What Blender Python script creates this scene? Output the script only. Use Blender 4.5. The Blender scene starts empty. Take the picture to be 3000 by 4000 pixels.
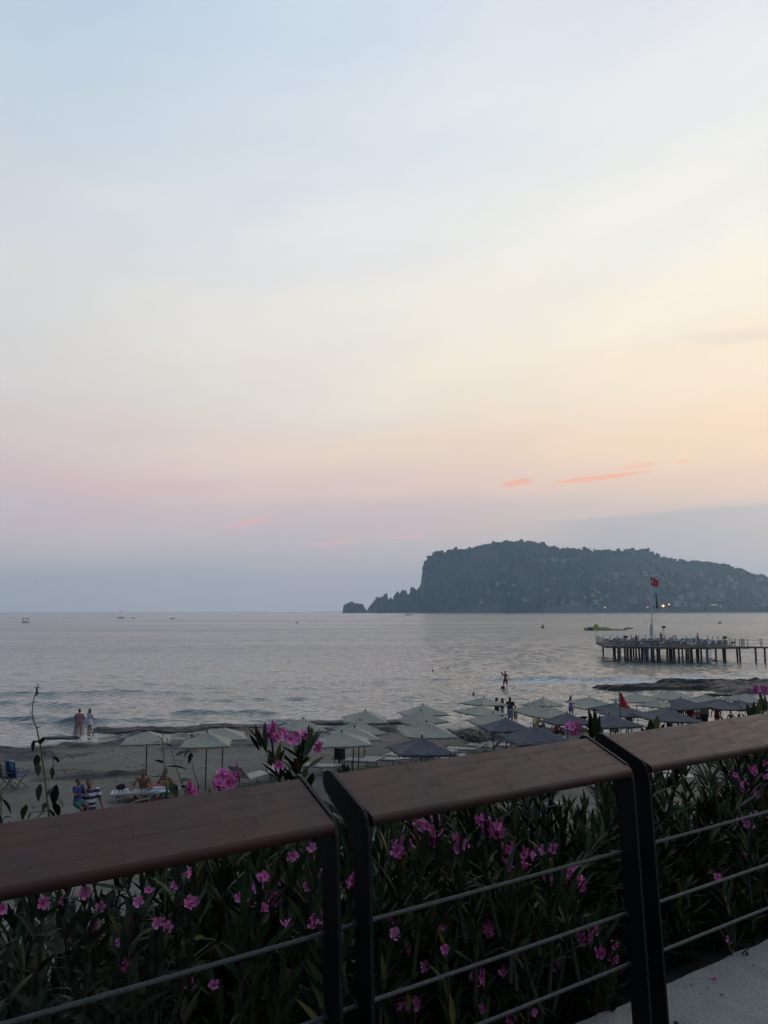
import bpy, bmesh, math, random
import numpy as np
from mathutils import Vector, Matrix, noise as mnoise

rnd = random.Random(7)
RNG = np.random.default_rng(11)
C = bpy.context.scene.collection
sc = bpy.context.scene
R = math.radians

# ------------------------------------------------------------------ camera
CAM = Vector((0.0, 0.0, 7.4))
F = 3000.0                       # focal length in pixels of the 3000x4000 frame
PITCH = math.atan(385.0 / F)
ROLL = -0.0015
cd = bpy.data.cameras.new('camera')
cd.sensor_fit = 'VERTICAL'
cd.sensor_height = 24.0
cd.lens = 24.0 * F / 4000.0
cd.clip_start = 0.05
cd.clip_end = 40000
cam = bpy.data.objects.new('camera', cd)
C.objects.link(cam)
cam.location = CAM
cam.rotation_euler = (Matrix.Rotation(PITCH + math.pi / 2, 3, 'X') @ Matrix.Rotation(ROLL, 3, 'Z')).to_euler()
sc.camera = cam

def ray(x, y):
    """world direction through a pixel of the 3000x4000 photograph"""
    X, Y = (x - 1500) / F, (2000 - y) / F
    c, s = math.cos(ROLL), math.sin(ROLL)
    X, Y = c * X - s * Y, s * X + c * Y
    cp, sp = math.cos(PITCH), math.sin(PITCH)
    return Vector((X, cp - Y * sp, sp + Y * cp)).normalized()

def azel(x, y):
    v = ray(x, y)
    return math.degrees(math.atan2(v.x, v.y)), math.degrees(math.asin(v.z))

# ------------------------------------------------------------------ sky
SUN_AZ, SUN_EL = 40.0, 5.0
w = bpy.data.worlds.new('World')
sc.world = w
w.use_nodes = True
NT = w.node_tree
NT.nodes.clear()

class G:
    """small helper to write node maths as expressions"""
    def __init__(s, nt): s.nt = nt
    def new(s, t): return s.nt.nodes.new(t)
    def put(s, sock, v):
        if isinstance(v, bpy.types.NodeSocket): s.nt.links.new(v, sock)
        else: sock.default_value = v
    def m(s, op, a, b=None, c=None, clamp=False):
        n = s.new('ShaderNodeMath'); n.operation = op; n.use_clamp = clamp
        for i, v in enumerate((a, b, c)):
            if v is not None: s.put(n.inputs[i], v)
        return n.outputs[0]
    def mr(s, v, a, b, c=0.0, d=1.0, smooth=True):
        n = s.new('ShaderNodeMapRange'); n.interpolation_type = 'SMOOTHSTEP' if smooth else 'LINEAR'
        for i, q in enumerate((v, a, b, c, d)): s.put(n.inputs[i], q)
        return n.outputs[0]
    def mix(s, f, a, b, blend='MIX'):
        n = s.new('ShaderNodeMix'); n.data_type = 'RGBA'; n.blend_type = blend
        s.put(n.inputs[0], f); s.put(n.inputs[6], a); s.put(n.inputs[7], b)
        return n.outputs[2]
    def ramp(s, f, stops, interp='LINEAR'):
        n = s.new('ShaderNodeValToRGB'); e = n.color_ramp; e.interpolation = interp
        while len(e.elements) < len(stops): e.elements.new(0.5)
        for el, (p, c) in zip(e.elements, stops):
            el.position = p; el.color = c
        s.put(n.inputs[0], f)
        return n.outputs[0]
    def noise(s, vec, scale, detail=3.0, rough=0.55):
        n = s.new('ShaderNodeTexNoise')
        if vec is not None: s.nt.links.new(vec, n.inputs['Vector'])
        n.inputs['Scale'].default_value = scale; n.inputs['Detail'].default_value = detail
        n.inputs['Roughness'].default_value = rough
        return n.outputs['Fac']
    def comb(s, x, y, z):
        n = s.new('ShaderNodeCombineXYZ')
        for i, v in enumerate((x, y, z)): s.put(n.inputs[i], v)
        return n.outputs[0]

def lin(c):
    return tuple(((v / 255) / 12.92 if v / 255 <= 0.04045 else ((v / 255 + 0.055) / 1.055) ** 2.4) for v in c[:3]) + (1.0,)

g = G(NT)
tc = g.new('ShaderNodeTexCoord')
sep = g.new('ShaderNodeSeparateXYZ')
NT.links.new(tc.outputs['Generated'], sep.inputs[0])
dx, dy, dz = sep.outputs
AZ = g.m('MULTIPLY', g.m('ARCTAN2', dx, dy), 180 / math.pi)
EL = g.m('MULTIPLY', g.m('ARCSINE', dz), 180 / math.pi)
wob = g.noise(g.comb(g.m('MULTIPLY', AZ, 0.035), g.m('SUBTRACT', g.m('MULTIPLY', EL, 0.11), g.m('MULTIPLY', AZ, 0.012)), 3.1), 1.0, 4.0, 0.5)
ELW = g.m('ADD', EL, g.m('MULTIPLY', g.m('SUBTRACT', wob, 0.5), 6.0))
ep = g.m('POWER', g.m('MAXIMUM', g.m('DIVIDE', ELW, 90.0), 0.0001), 0.5)
def P_(el): return (max(el, 0) / 90.0) ** 0.5
# colours of the evening sky by elevation, for four bearings away from the set sun
ELS = [0, 3, 7, 9.5, 12, 16, 21, 27, 33, 41, 90]
COLS = {
 'right': [(200,194,195),(204,196,196),(218,202,194),(243,212,192),(254,225,194),(255,237,212),(255,245,226),(248,245,235),(238,240,239),(229,231,239),(174,196,222)],
 'mid':   [(198,192,193),(201,194,195),(214,198,198),(233,209,198),(241,220,202),(241,231,217),(242,237,227),(235,236,235),(224,230,236),(212,224,235),(166,190,218)],
 'left':  [(194,191,191),(197,192,193),(209,196,200),(218,200,200),(219,207,205),(221,217,214),(221,221,220),(214,219,225),(199,213,225),(187,208,226),(156,182,212)],
 'back':  [(80,88,106),(86,96,114),(98,104,120),(104,108,124),(106,114,130),(108,118,136),(108,120,142),(106,122,148),(104,124,154),(104,128,160),(140,166,200)],
}
rp = {k: g.ramp(ep, [(P_(e), lin(c)) for e, c in zip(ELS, v)], 'EASE') for k, v in COLS.items()}
ca = g.m('COSINE', g.m('MULTIPLY', g.m('SUBTRACT', AZ, SUN_AZ), math.pi / 180))
sky = g.mix(g.mr(ca, -0.7, 0.40), rp['back'], rp['left'])
sky = g.mix(g.mr(ca, 0.40, 0.766, smooth=False), sky, rp['mid'])
sky = g.mix(g.mr(ca, 0.766, 0.973, smooth=False), sky, rp['right'])
# thin high cloud: soft streaks of slightly lighter and darker air
cl = g.noise(g.comb(g.m('MULTIPLY', AZ, 0.05), g.m('SUBTRACT', g.m('MULTIPLY', EL, 0.2), g.m('MULTIPLY', AZ, 0.03)), 1.7), 1.3, 4.0, 0.6)
sky = g.mix(1.0, sky, g.ramp(cl, [(0.3, (0.955, 0.965, 0.985, 1)), (0.7, (1.03, 1.02, 1.0, 1))]), 'MULTIPLY')
# rosy bank low over the sea
rosy = g.m('MULTIPLY', g.mr(EL, 4.5, 7.2), g.m('SUBTRACT', 1.0, g.mr(EL, 8.0, 11.0)))
rosy = g.m('MULTIPLY', rosy, g.mr(g.noise(g.comb(g.m('MULTIPLY', AZ, 0.06), g.m('SUBTRACT', g.m('MULTIPLY', EL, 0.5), g.m('MULTIPLY', AZ, 0.03)), 9.0), 1.2, 4.0), 0.45, 0.72))
rosy = g.m('MULTIPLY', rosy, g.m('SUBTRACT', 1.0, g.mr(AZ, -2.0, 14.0)))
sky = g.mix(g.m('MULTIPLY', rosy, 0.4), sky, lin((222, 184, 190)))
# grey cloud bank low on the right
bank_e = g.m('ADD', EL, g.m('MULTIPLY', g.m('SUBTRACT', g.noise(g.comb(g.m('MULTIPLY', AZ, 0.12), EL, 4.0), 0.6, 5.0), 0.5), 1.2))
bank = g.m('MULTIPLY', g.m('SUBTRACT', 1.0, g.mr(g.m('SUBTRACT', bank_e, g.m('MULTIPLY', AZ, 0.035)), 5.9, 6.45)), g.mr(AZ, 8.0, 17.0))
sky = g.mix(g.m('MULTIPLY', bank, 0.62), sky, lin((176, 180, 188)))
# small sunlit cloud streaks
SN = g.noise(g.comb(g.m('MULTIPLY', AZ, 0.9), g.m('MULTIPLY', EL, 3.0), 2.0), 1.6, 4.0, 0.65)
def streak(sky, p0, p1, th, col, k):
    a0, e0 = azel(*p0); a1, e1 = azel(*p1)
    L = math.hypot(a1 - a0, e1 - e0); ux, uy = (a1 - a0) / L, (e1 - e0) / L
    da, de = g.m('SUBTRACT', AZ, (a0 + a1) / 2), g.m('SUBTRACT', EL, (e0 + e1) / 2)
    al = g.m('ADD', g.m('MULTIPLY', da, ux), g.m('MULTIPLY', de, uy))
    pe = g.m('SUBTRACT', g.m('MULTIPLY', de, ux), g.m('MULTIPLY', da, uy))
    nz = SN
    q = g.m('ADD', g.m('POWER', g.m('ABSOLUTE', g.m('DIVIDE', al, L / 2)), 2.0), g.m('POWER', g.m('ABSOLUTE', g.m('DIVIDE', pe, th)), 2.0))
    q = g.m('ADD', q, g.m('MULTIPLY', g.m('SUBTRACT', nz, 0.5), 2.2))
    f = g.m('MULTIPLY', g.m('SUBTRACT', 1.0, g.mr(q, 0.1, 1.25)), k)
    return g.mix(f, sky, lin(col))
sky = streak(sky, (1950, 1898), (2095, 1872), 0.26, (255, 184, 160), 0.95)
sky = streak(sky, (2130, 1890), (2560, 1838), 0.19, (255, 190, 160), 0.95)
sky = streak(sky, (2400, 1832), (2580, 1806), 0.2, (255, 200, 170), 0.7)
sky = streak(sky, (2630, 1806), (2700, 1798), 0.14, (255, 205, 172), 0.8)
sky = streak(sky, (1500, 2100), (1690, 2096), 0.13, (240, 190, 190), 0.7)
sky = streak(sky, (840, 2070), (1090, 2010), 0.35, (234, 192, 192), 0.7)
sky = streak(sky, (1180, 2135), (1420, 2110), 0.2, (234, 192, 192), 0.7)
sky = streak(sky, (2650, 1330), (3150, 1290), 0.55, (228, 216, 206), 0.35)
# the physical sky underneath, low sun
st = g.new('ShaderNodeTexSky'); st.sky_type = 'NISHITA'; st.sun_disc = False
st.sun_elevation = R(SUN_EL); st.sun_rotation = R(SUN_AZ)
st.dust_density = 3.0
tot = g.mix(1.0, sky, g.mix(1.0, st.outputs[0], (0.004, 0.004, 0.004, 1), 'MULTIPLY'), 'ADD')
bg = g.new('ShaderNodeBackground'); NT.links.new(tot, bg.inputs[0]); bg.inputs[1].default_value = 1.0
w.cycles.sampling_method = 'MANUAL'; w.cycles.sample_map_resolution = 256
wo = g.new('ShaderNodeOutputWorld'); NT.links.new(bg.outputs[0], wo.inputs[0])

# ------------------------------------------------------------------ sun (almost set, behind haze), exposure
sl = bpy.data.lights.new('sun', 'SUN'); sl.energy = 0.40; sl.angle = R(24); sl.color = (1.0, 0.72, 0.55)
so = bpy.data.objects.new('sun', sl); C.objects.link(so)
sv = Vector((math.sin(R(SUN_AZ)) * math.cos(R(SUN_EL)), math.cos(R(SUN_AZ)) * math.cos(R(SUN_EL)), math.sin(R(SUN_EL))))
so.rotation_euler = (-sv).to_track_quat('-Z', 'Y').to_euler()
so.location = (60, 60, 60)
vs = sc.view_settings
vs.view_transform = 'Standard'; vs.look = 'None'; vs.exposure = 0.0; vs.gamma = 1.0; vs.use_curve_mapping = False
sc.cycles.volume_bounces = 3
sc.cycles.max_bounces = 8
sc.cycles.transparent_max_bounces = 8

# ------------------------------------------------------------------ helpers
def mesh_obj(name, verts, faces, mats=None, parent=None, smooth=False, midx=None):
    me = bpy.data.meshes.new(name)
    me.from_pydata([tuple(v) for v in verts], [], [tuple(f) for f in faces])
    if mats is not None:
        for m_ in (mats if isinstance(mats, (list, tuple)) else [mats]): me.materials.append(m_)
    if midx is not None: me.polygons.foreach_set('material_index', midx)
    if smooth: me.polygons.foreach_set('use_smooth', [True] * len(me.polygons))
    me.update()
    o = bpy.data.objects.new(name, me); C.objects.link(o)
    if parent: o.parent = parent
    return o

def link(name, me, parent=None, mw=None):
    o = bpy.data.objects.new(name, me); C.objects.link(o)
    if parent: o.parent = parent
    if mw is not None: o.matrix_local = mw
    return o

def tag(o, label=None, cat=None, group=None, kind=None):
    if label: o['label'] = label
    if cat: o['category'] = cat
    if group: o['group'] = group
    if kind: o['kind'] = kind
    return o

def empty(name, loc=(0, 0, 0), rz=0.0):
    o = bpy.data.objects.new(name, None); C.objects.link(o)
    o.location = loc; o.rotation_euler = (0, 0, rz); o.empty_display_size = 0.2
    return o

class MB:
    """collects simple solids, built as one mesh object"""
    def __init__(s): s.v = []; s.f = []; s.mi = []; s.cur = 0
    def add(s, v, f):
        n = len(s.v); s.v += [tuple(q) for q in v]
        s.f += [tuple(i + n for i in q) for q in f]; s.mi += [s.cur] * len(f)
        return s
    def box(s, c, d, rz=0.0, mat=None):
        c = Vector(c); M = mat or Matrix.Rotation(rz, 3, 'Z')
        pts = [c + M @ Vector((sx * d[0] / 2, sy * d[1] / 2, sz * d[2] / 2)) for sz in (-1, 1) for sx, sy in ((-1, -1), (1, -1), (1, 1), (-1, 1))]
        return s.add(pts, [(3, 2, 1, 0), (4, 5, 6, 7), (0, 1, 5, 4), (1, 2, 6, 5), (2, 3, 7, 6), (3, 0, 4, 7)])
    def tube(s, pts, r, n=8, cap=True):
        pts = [Vector(p) for p in pts]; rs = r if isinstance(r, (list, tuple)) else [r] * len(pts)
        up = Vector((0, 0, 1)); vs_ = []; prev = None
        for i, p in enumerate(pts):
            t = (pts[min(i + 1, len(pts) - 1)] - pts[max(i - 1, 0)]).normalized()
            if prev is None:
                a = t.cross(up if abs(t.z) < 0.9 else Vector((1, 0, 0))).normalized()
            else:
                a = (prev - t * prev.dot(t)).normalized()
            prev = a; b = t.cross(a)
            for k in range(n):
                th = 2 * math.pi * k / n
                vs_.append(p + (a * math.cos(th) + b * math.sin(th)) * rs[i])
        fs = []
        for i in range(len(pts) - 1):
            for k in range(n):
                fs.append((i * n + k, i * n + (k + 1) % n, (i + 1) * n + (k + 1) % n, (i + 1) * n + k))
        if cap:
            fs.append(tuple(reversed(range(n)))); fs.append(tuple(range((len(pts) - 1) * n, len(pts) * n)))
        return s.add(vs_, fs)
    def ball(s, c, r, nu=10, nv=7, M=None):
        c = Vector(c); r = (r, r, r) if not isinstance(r, (tuple, list)) else r
        vs_, fs = [], []
        for j in range(nv + 1):
            ph = math.pi * j / nv
            for i in range(nu):
                th = 2 * math.pi * i / nu
                q = Vector((r[0] * math.sin(ph) * math.cos(th), r[1] * math.sin(ph) * math.sin(th), r[2] * math.cos(ph)))
                vs_.append(c + (M @ q if M is not None else q))
        for j in range(nv):
            for i in range(nu):
                fs.append((j * nu + i, (j + 1) * nu + i, (j + 1) * nu + (i + 1) % nu, j * nu + (i + 1) % nu))
        return s.add(vs_, fs)
    def prism(s, poly, z0, z1):
        n = len(poly)
        v = [(p[0], p[1], z0) for p in poly] + [(p[0], p[1], z1) for p in poly]
        return s.add(v, [tuple(reversed(range(n))), tuple(range(n, 2 * n))] + [(i, (i + 1) % n, n + (i + 1) % n, n + i) for i in range(n)])
    def mesh(s, name, mats, smooth=False):
        me = bpy.data.meshes.new(name); me.from_pydata(s.v, [], s.f)
        for m_ in (mats if isinstance(mats, (list, tuple)) else [mats]): me.materials.append(m_)
        me.polygons.foreach_set('material_index', s.mi)
        if smooth: me.polygons.foreach_set('use_smooth', [True] * len(me.polygons))
        me.update(); return me
    def build(s, name, mats, parent=None, smooth=False):
        return link(name, s.mesh(name, mats, smooth), parent)

def mat(name, col, rough=0.6, var=0.0, scale=5.0, bump=0.0, bscale=40.0, metal=0.0, spec=0.5, col2=None, stretch=None):
    m_ = bpy.data.materials.new(name); m_.use_nodes = True
    nt = m_.node_tree; b = nt.nodes['Principled BSDF']; q = G(nt)
    b.inputs['Roughness'].default_value = rough; b.inputs['Metallic'].default_value = metal
    b.inputs['Specular IOR Level'].default_value = spec
    c = tuple(col) + (1.0,)
    t = q.new('ShaderNodeTexCoord'); vec = t.outputs['Object']
    if stretch:
        mp = q.new('ShaderNodeMapping'); mp.inputs['Scale'].default_value = stretch; nt.links.new(vec, mp.inputs[0]); vec = mp.outputs[0]
    if var > 0 or col2 is not None:
        n = q.noise(vec, scale, 5.0, 0.6)
        lo = tuple(v * (1 - var) for v in col) + (1.0,) if col2 is None else tuple(col2) + (1.0,)
        hi = tuple(min(1, v * (1 + var)) for v in col) + (1.0,) if col2 is None else c
        nt.links.new(q.ramp(n, [(0.32, lo), (0.68, hi)]), b.inputs['Base Color'])
    else:
        b.inputs['Base Color'].default_value = c
    if bump > 0:
        bn = q.new('ShaderNodeBump'); bn.inputs['Strength'].default_value = bump; bn.inputs['Distance'].default_value = 0.02
        nt.links.new(q.noise(vec, bscale, 4.0), bn.inputs['Height']); nt.links.new(bn.outputs[0], b.inputs['Normal'])
    return m_

def sstep(a, b, x):
    t = np.clip((np.asarray(x, float) - a) / (b - a), 0, 1); return t * t * (3 - 2 * t)

_perm = RNG.random((256, 256))
def vnoise(x, y):
    x = np.asarray(x, float); y = np.asarray(y, float)
    xi = np.floor(x).astype(int); yi = np.floor(y).astype(int); fx = x - xi; fy = y - yi
    fx = fx * fx * (3 - 2 * fx); fy = fy * fy * (3 - 2 * fy)
    h = lambda a, b: _perm[a % 256, b % 256]
    return (h(xi, yi) * (1 - fx) + h(xi + 1, yi) * fx) * (1 - fy) + (h(xi, yi + 1) * (1 - fx) + h(xi + 1, yi + 1) * fx) * fy
def fbm(x, y, o=4):
    s = 0; a = 0.5
    for i in range(o):
        s = s + a * vnoise(x * 2 ** i + 17.3 * i, y * 2 ** i + 5.1 * i); a *= 0.5
    return s

# rail frame: u runs along the railing, n points out to the sea
PHI = R(55.5)
U = Vector((math.sin(PHI), math.cos(PHI), 0)); N = Vector((-math.cos(PHI), math.sin(PHI), 0))
def rail(s, d, z): 
    p = U * s + N * d; return Vector((p.x, p.y, z))
def on_d(x, y, d):
    """point on the vertical plane d metres beyond the camera, parallel to the railing"""
    v = ray(x, y); return CAM + v * (d / v.dot(N))
def on_z(x, y, z=0.0):
    v = ray(x, y); return CAM + v * ((z - CAM.z) / v.z)
# ------------------------------------------------------------------ terrain function
SHX = [-80, -32, -21.5, -17.8, -12, -8.3, 0, 8, 13, 20, 30, 50, 90]
SHY = [36, 40, 42.7, 44.3, 48, 50, 51, 50.3, 47.8, 46.5, 45.5, 46, 52]
RIDGES = []   # (x0,y0,x1,y1,half width,height) dark rock bands crossing the sand
def ridge_px(x0, y0, x1, y1, wd, h, z=0.7):
    a = on_z(x0, y0, z); b = on_z(x1, y1, z); RIDGES.append((a.x, a.y, b.x, b.y, wd, h))
ridge_px(0, 2935, 560, 2895, 1.1, 0.34, 0.35)
ridge_px(0, 2965, 300, 2955, 0.8, 0.2, 0.5)
ridge_px(0, 3010, 240, 3020, 0.9, 0.22, 0.8)
ridge_px(180, 3045, 520, 3038, 0.6, 0.28, 0.9)
ridge_px(450, 2868, 1300, 2850, 1.0, 0.25, 0.2)
ridge_px(700, 2925, 1200, 2915, 1.2, 0.15, 0.5)
ridge_px(1250, 2862, 1900, 2872, 0.9, 0.25, 0.2)
ridge_px(2150, 2862, 2420, 2850, 0.7, 0.25, 0.2)
def terrain(x, y):
    x = np.asarray(x, float); y = np.asarray(y, float)
    d = x * N.x + y * N.y
    sh = np.interp(x, SHX, SHY) + 2.4 * (fbm(x * 0.22 + 3, y * 0 + 1.5, 3) - 0.45)
    q = sh - y
    z = np.where(q > 0, 0.05 + 1.45 * np.clip(q / 30, 0, 1) ** 0.85, np.maximum(q * 0.12, -1.3))
    rock = np.clip(1.3 * sstep(10, 1.5, q) * sstep(-30, -4, -x + 6) , 0, 1) * 0.55
    ridg = np.zeros_like(z)
    for x0, y0, x1, y1, wd, h in RIDGES:
        L2 = (x1 - x0) ** 2 + (y1 - y0) ** 2
        t = np.clip(((x - x0) * (x1 - x0) + (y - y0) * (y1 - y0)) / L2, 0, 1)
        px, py = x0 + t * (x1 - x0), y0 + t * (y1 - y0)
        wv = 1.6 * (fbm(x * 0.35 + 9, y * 0.35, 3) - 0.45)
        e = np.sqrt((x - px) ** 2 + ((y - py) + wv) ** 2) / wd
        k = sstep(1.15, 0.45, e) * (0.45 + 1.1 * fbm(x * 0.7, y * 0.7 + 4, 3))
        ridg = np.maximum(ridg, k * h * 0.6); rock = np.maximum(rock, np.clip(k * 1.3, 0, 1))
    lum = fbm(x * 0.6, y * 0.6, 4) - 0.47
    z = z + ridg + lum * (0.16 + 0.5 * np.clip(rock, 0, 1)) * (q > -4)
    z = z + (np.round((fbm(x * 0.3 + 40, y * 0.9, 3)) * 9) / 9 - 0.45) * 0.5 * sstep(0.2, 0.7, rock)
    z = z + 0.20 * (fbm(x * 2.2, y * 4.0, 3) - 0.44) * sstep(0.25, 0.8, rock)
    z = z + 0.05 * (fbm(x * 2.6 + 8, y * 2.6, 3) - 0.44) * (q > 0.5)
    k = sstep(7.0, 2.6, d)
    bank = 5.86 + 0.15 * (fbm(x * 2, y * 2, 3) - 0.45)
    z = z * (1 - k) + bank * k
    z = np.where(d < 1.5, 5.3, z)
    return z, np.clip(rock, 0, 1) * (1 - k), k
def gz(x, y): return float(terrain(np.array([x]), np.array([y]))[0][0])
def hit(x, y, h=0.0, lo=12.0, hi=75.0):
    """where the line of sight through a pixel meets the level h metres above the beach (or the water)"""
    v = ray(x, y); ts = np.arange(lo, hi, 0.1) / v.y
    xs, ys, zs = v.x * ts, v.y * ts, CAM.z + v.z * ts
    gr = np.maximum(terrain(xs, ys)[0], 0.0) + h
    i = int(np.argmax(zs <= gr)); p = Vector((xs[i], ys[i], 0)); p.z = max(gz(p.x, p.y), 0.0)
    return p

# ------------------------------------------------------------------ sea
def breakers(x, y):
    z = np.zeros_like(x); foam = np.zeros_like(x)
    def br(xa, ya, xb, yb, h, sg, fo, flen):
        nonlocal z, foam
        t = (x - xa) / (xb - xa); yl = ya + t * (yb - ya) + 1.8 * (fbm(x * 0.16 + ya, x * 0 + 2.0, 3) - 0.45) * 2
        env = sstep(-0.06, 0.12, t) * sstep(1.06, 0.85, t) * (0.45 + 1.1 * fbm(x * 0.3 + yb, x * 0 + 7, 3))
        e = y - yl
        sg *= 0.7
        z += h * env * 0.7 * np.where(e < 0, np.exp(-(e / (sg * 0.55)) ** 2), np.exp(-(e / (sg * 1.5)) ** 2))
        foam = np.maximum(foam, fo * env * sstep(-flen, -flen * 0.6, e) * sstep(0.4, -0.5, e))
    br(9, 84, 36, 82, 0.62, 1.3, 0.9, 4.5)
    br(30, 88, 60, 92, 0.40, 1.3, 0.9, 5.0)
    br(-4, 85, 9, 85, 0.30, 1.0, 0.0, 3.0)
    br(-15.5, 57, -7.5, 57, 0.42, 1.0, 0.25, 2.0)
    br(-26, 52.5, 4, 54, 0.28, 0.8, 0.35, 1.8)
    br(-36, 71, -17, 71, 0.42, 1.6, 0.0, 2.0)
    br(-40, 63, -20, 62, 0.34, 1.3, 0.05, 2.0)
    br(-40, 54, -18, 53, 0.40, 1.1, 0.25, 2.5)
    br(-18, 66, -4, 66, 0.25, 1.2, 0.0, 2.0)
    br(2, 60, 16, 60, 0.22, 1.0, 0.15, 1.5)
    br(-36, 48.5, -15, 48.0, 0.16, 0.6, 0.3, 1.6)
    br(-12, 54.0, 12, 54.6, 0.16, 0.6, 0.35, 1.6)
    return z, foam

def make_sea():
    rows = [33.0]
    grow = lambda r: 0.0046 + 0.0030 * sstep(150, 420, r) + 0.022 * sstep(600, 1800, r)
    while rows[-1] < 6200: rows.append(rows[-1] * (1 + float(grow(rows[-1]))))
    rr = np.array(rows); az = np.radians(np.arange(-50, 62.01, 0.22))
    RR, AA = np.meshgrid(rr, az, indexing='ij')
    x = RR * np.sin(AA); y = RR * np.cos(AA); z = np.zeros_like(x)
    gap = RR * grow(RR)
    wr = np.random.default_rng(5)
    for i in range(44):
        lam = 1.0 * (9.0 / 1.0) ** wr.random()
        th = wr.normal(0, 0.5) + 0.12
        k = 2 * math.pi / lam; ph = wr.random() * 6.28
        a = 0.0072 * lam ** 0.3
        att = sstep(2.6, 5.0, lam / gap)
        gr = 0.35 + 1.3 * vnoise(x / (lam * 5) + i * 3.7, y / (lam * 3) + i)
        sn = np.sin(k * (x * math.sin(th) + y * math.cos(th)) + ph)
        z += a * att * gr * (np.exp(2.2 * (sn - 1)) * 2.1 - 0.65)
    shore = np.interp(x, SHX, SHY)
    z *= 0.35 + 0.65 * sstep(0, 14, y - shore)
    bz, foam = breakers(x, y)
    z += bz
    z *= sstep(6000, 1500, RR)
    lace = fbm(x * 0.5, y * 0.9, 4)
    edge = sstep(2.4, 0.3, np.abs(y - shore - 0.6)) * sstep(0.40, 0.56, lace) * 0.75
    foam = np.clip(np.maximum(foam, edge), 0, 1)
    nr, nc = x.shape
    idx = np.arange(nr * nc).reshape(nr, nc)
    fs = np.stack([idx[:-1, :-1], idx[:-1, 1:], idx[1:, 1:], idx[1:, :-1]], -1).reshape(-1, 4)
    fs = fs[:, ::-1]
    me = bpy.data.meshes.new('sea')
    me.vertices.add(nr * nc); me.vertices.foreach_set('co', np.stack([x, y, z], -1).astype(np.float32).ravel())
    me.loops.add(fs.size); me.loops.foreach_set('vertex_index', fs.astype(np.int32).ravel())
    me.polygons.add(len(fs)); me.polygons.foreach_set('loop_start', np.arange(0, fs.size, 4, dtype=np.int32))
    me.polygons.foreach_set('loop_total', np.full(len(fs), 4, dtype=np.int32))
    me.polygons.foreach_set('use_smooth', np.ones(len(fs), dtype=bool))
    me.update(); me.validate()
    at = me.attributes.new('foam', 'FLOAT', 'POINT'); at.data.foreach_set('value', foam.astype(np.float32).ravel())
    at = me.attributes.new('far', 'FLOAT', 'POINT'); at.data.foreach_set('value', sstep(70, 280, RR).astype(np.float32).ravel())
    m_ = bpy.data.materials.new('sea_water'); m_.use_nodes = True
    nt = m_.node_tree; q = G(nt); b = nt.nodes['Principled BSDF']
    b.inputs['IOR'].default_value = 1.6
    t = q.new('ShaderNodeTexCoord').outputs['Object']
    a = q.new('ShaderNodeAttribute'); a.attribute_name = 'foam'
    mp = q.new('ShaderNodeMapping'); mp.inputs['Scale'].default_value = (0.55, 1.25, 1); nt.links.new(t, mp.inputs[0])
    h1 = q.noise(mp.outputs[0], 1.7, 6.0, 0.6)
    n_ = h1.node; n_.noise_type = 'RIDGED_MULTIFRACTAL'; n_.inputs['Gain'].default_value = 1.4; n_.inputs['Offset'].default_value = 0.85
    mp2 = q.new('ShaderNodeMapping'); mp2.inputs['Scale'].default_value = (0.5, 1.2, 1); nt.links.new(t, mp2.inputs[0])
    h2 = q.noise(mp2.outputs[0], 0.2, 5.0, 0.65)
    mp3 = q.new('ShaderNodeMapping'); mp3.inputs['Scale'].default_value = (0.25, 1.0, 1); nt.links.new(t, mp3.inputs[0])
    h3 = q.noise(mp3.outputs[0], 0.012, 4.0, 0.6)      # wind lanes: calmer and rougher patches
    bn = q.new('ShaderNodeBump'); bn.inputs['Distance'].default_value = 0.06
    nt.links.new(q.mr(h3, 0.35, 0.65, 0.55, 1.0), bn.inputs['Strength']); nt.links.new(h1, bn.inputs['Height'])
    bn2 = q.new('ShaderNodeBump'); af = q.new('ShaderNodeAttribute'); af.attribute_name = 'far'; bn2.inputs['Strength'].default_value = 0.8
    nt.links.new(q.m('MULTIPLY', q.mr(h3, 0.38, 0.62, 0.35, 1.3), q.mr(af.outputs['Fac'], 0, 1, 0.06, 1.9, smooth=False)), bn2.inputs['Distance'])
    nt.links.new(h2, bn2.inputs['Height']); nt.links.new(bn.outputs[0], bn2.inputs['Normal'])
    nt.links.new(bn2.outputs[0], b.inputs['Normal'])
    fo = q.noise(mp.outputs[0], 2.6, 6.0, 0.7)
    fm = q.m('MULTIPLY', q.mr(a.outputs['Fac'], 0.0, 0.6), q.mr(q.m('ADD', q.m('MULTIPLY', q.m('SUBTRACT', fo, 0.5), 1.6), q.m('MULTIPLY', a.outputs['Fac'], 0.55)), 0.24, 0.62))
    nt.links.new(q.mix(fm, (0.075, 0.10, 0.098, 1), (0.62, 0.65, 0.68, 1)), b.inputs['Base Color'])
    nt.links.new(q.m('ADD', q.m('ADD', 0.05, q.m('MULTIPLY', af.outputs['Fac'], 0.13)), q.m('MULTIPLY', fm, 0.6)), b.inputs['Roughness'])
    me.materials.append(m_)
    o = link('sea', me); o['kind'] = 'structure'; return o
make_sea()

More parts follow.
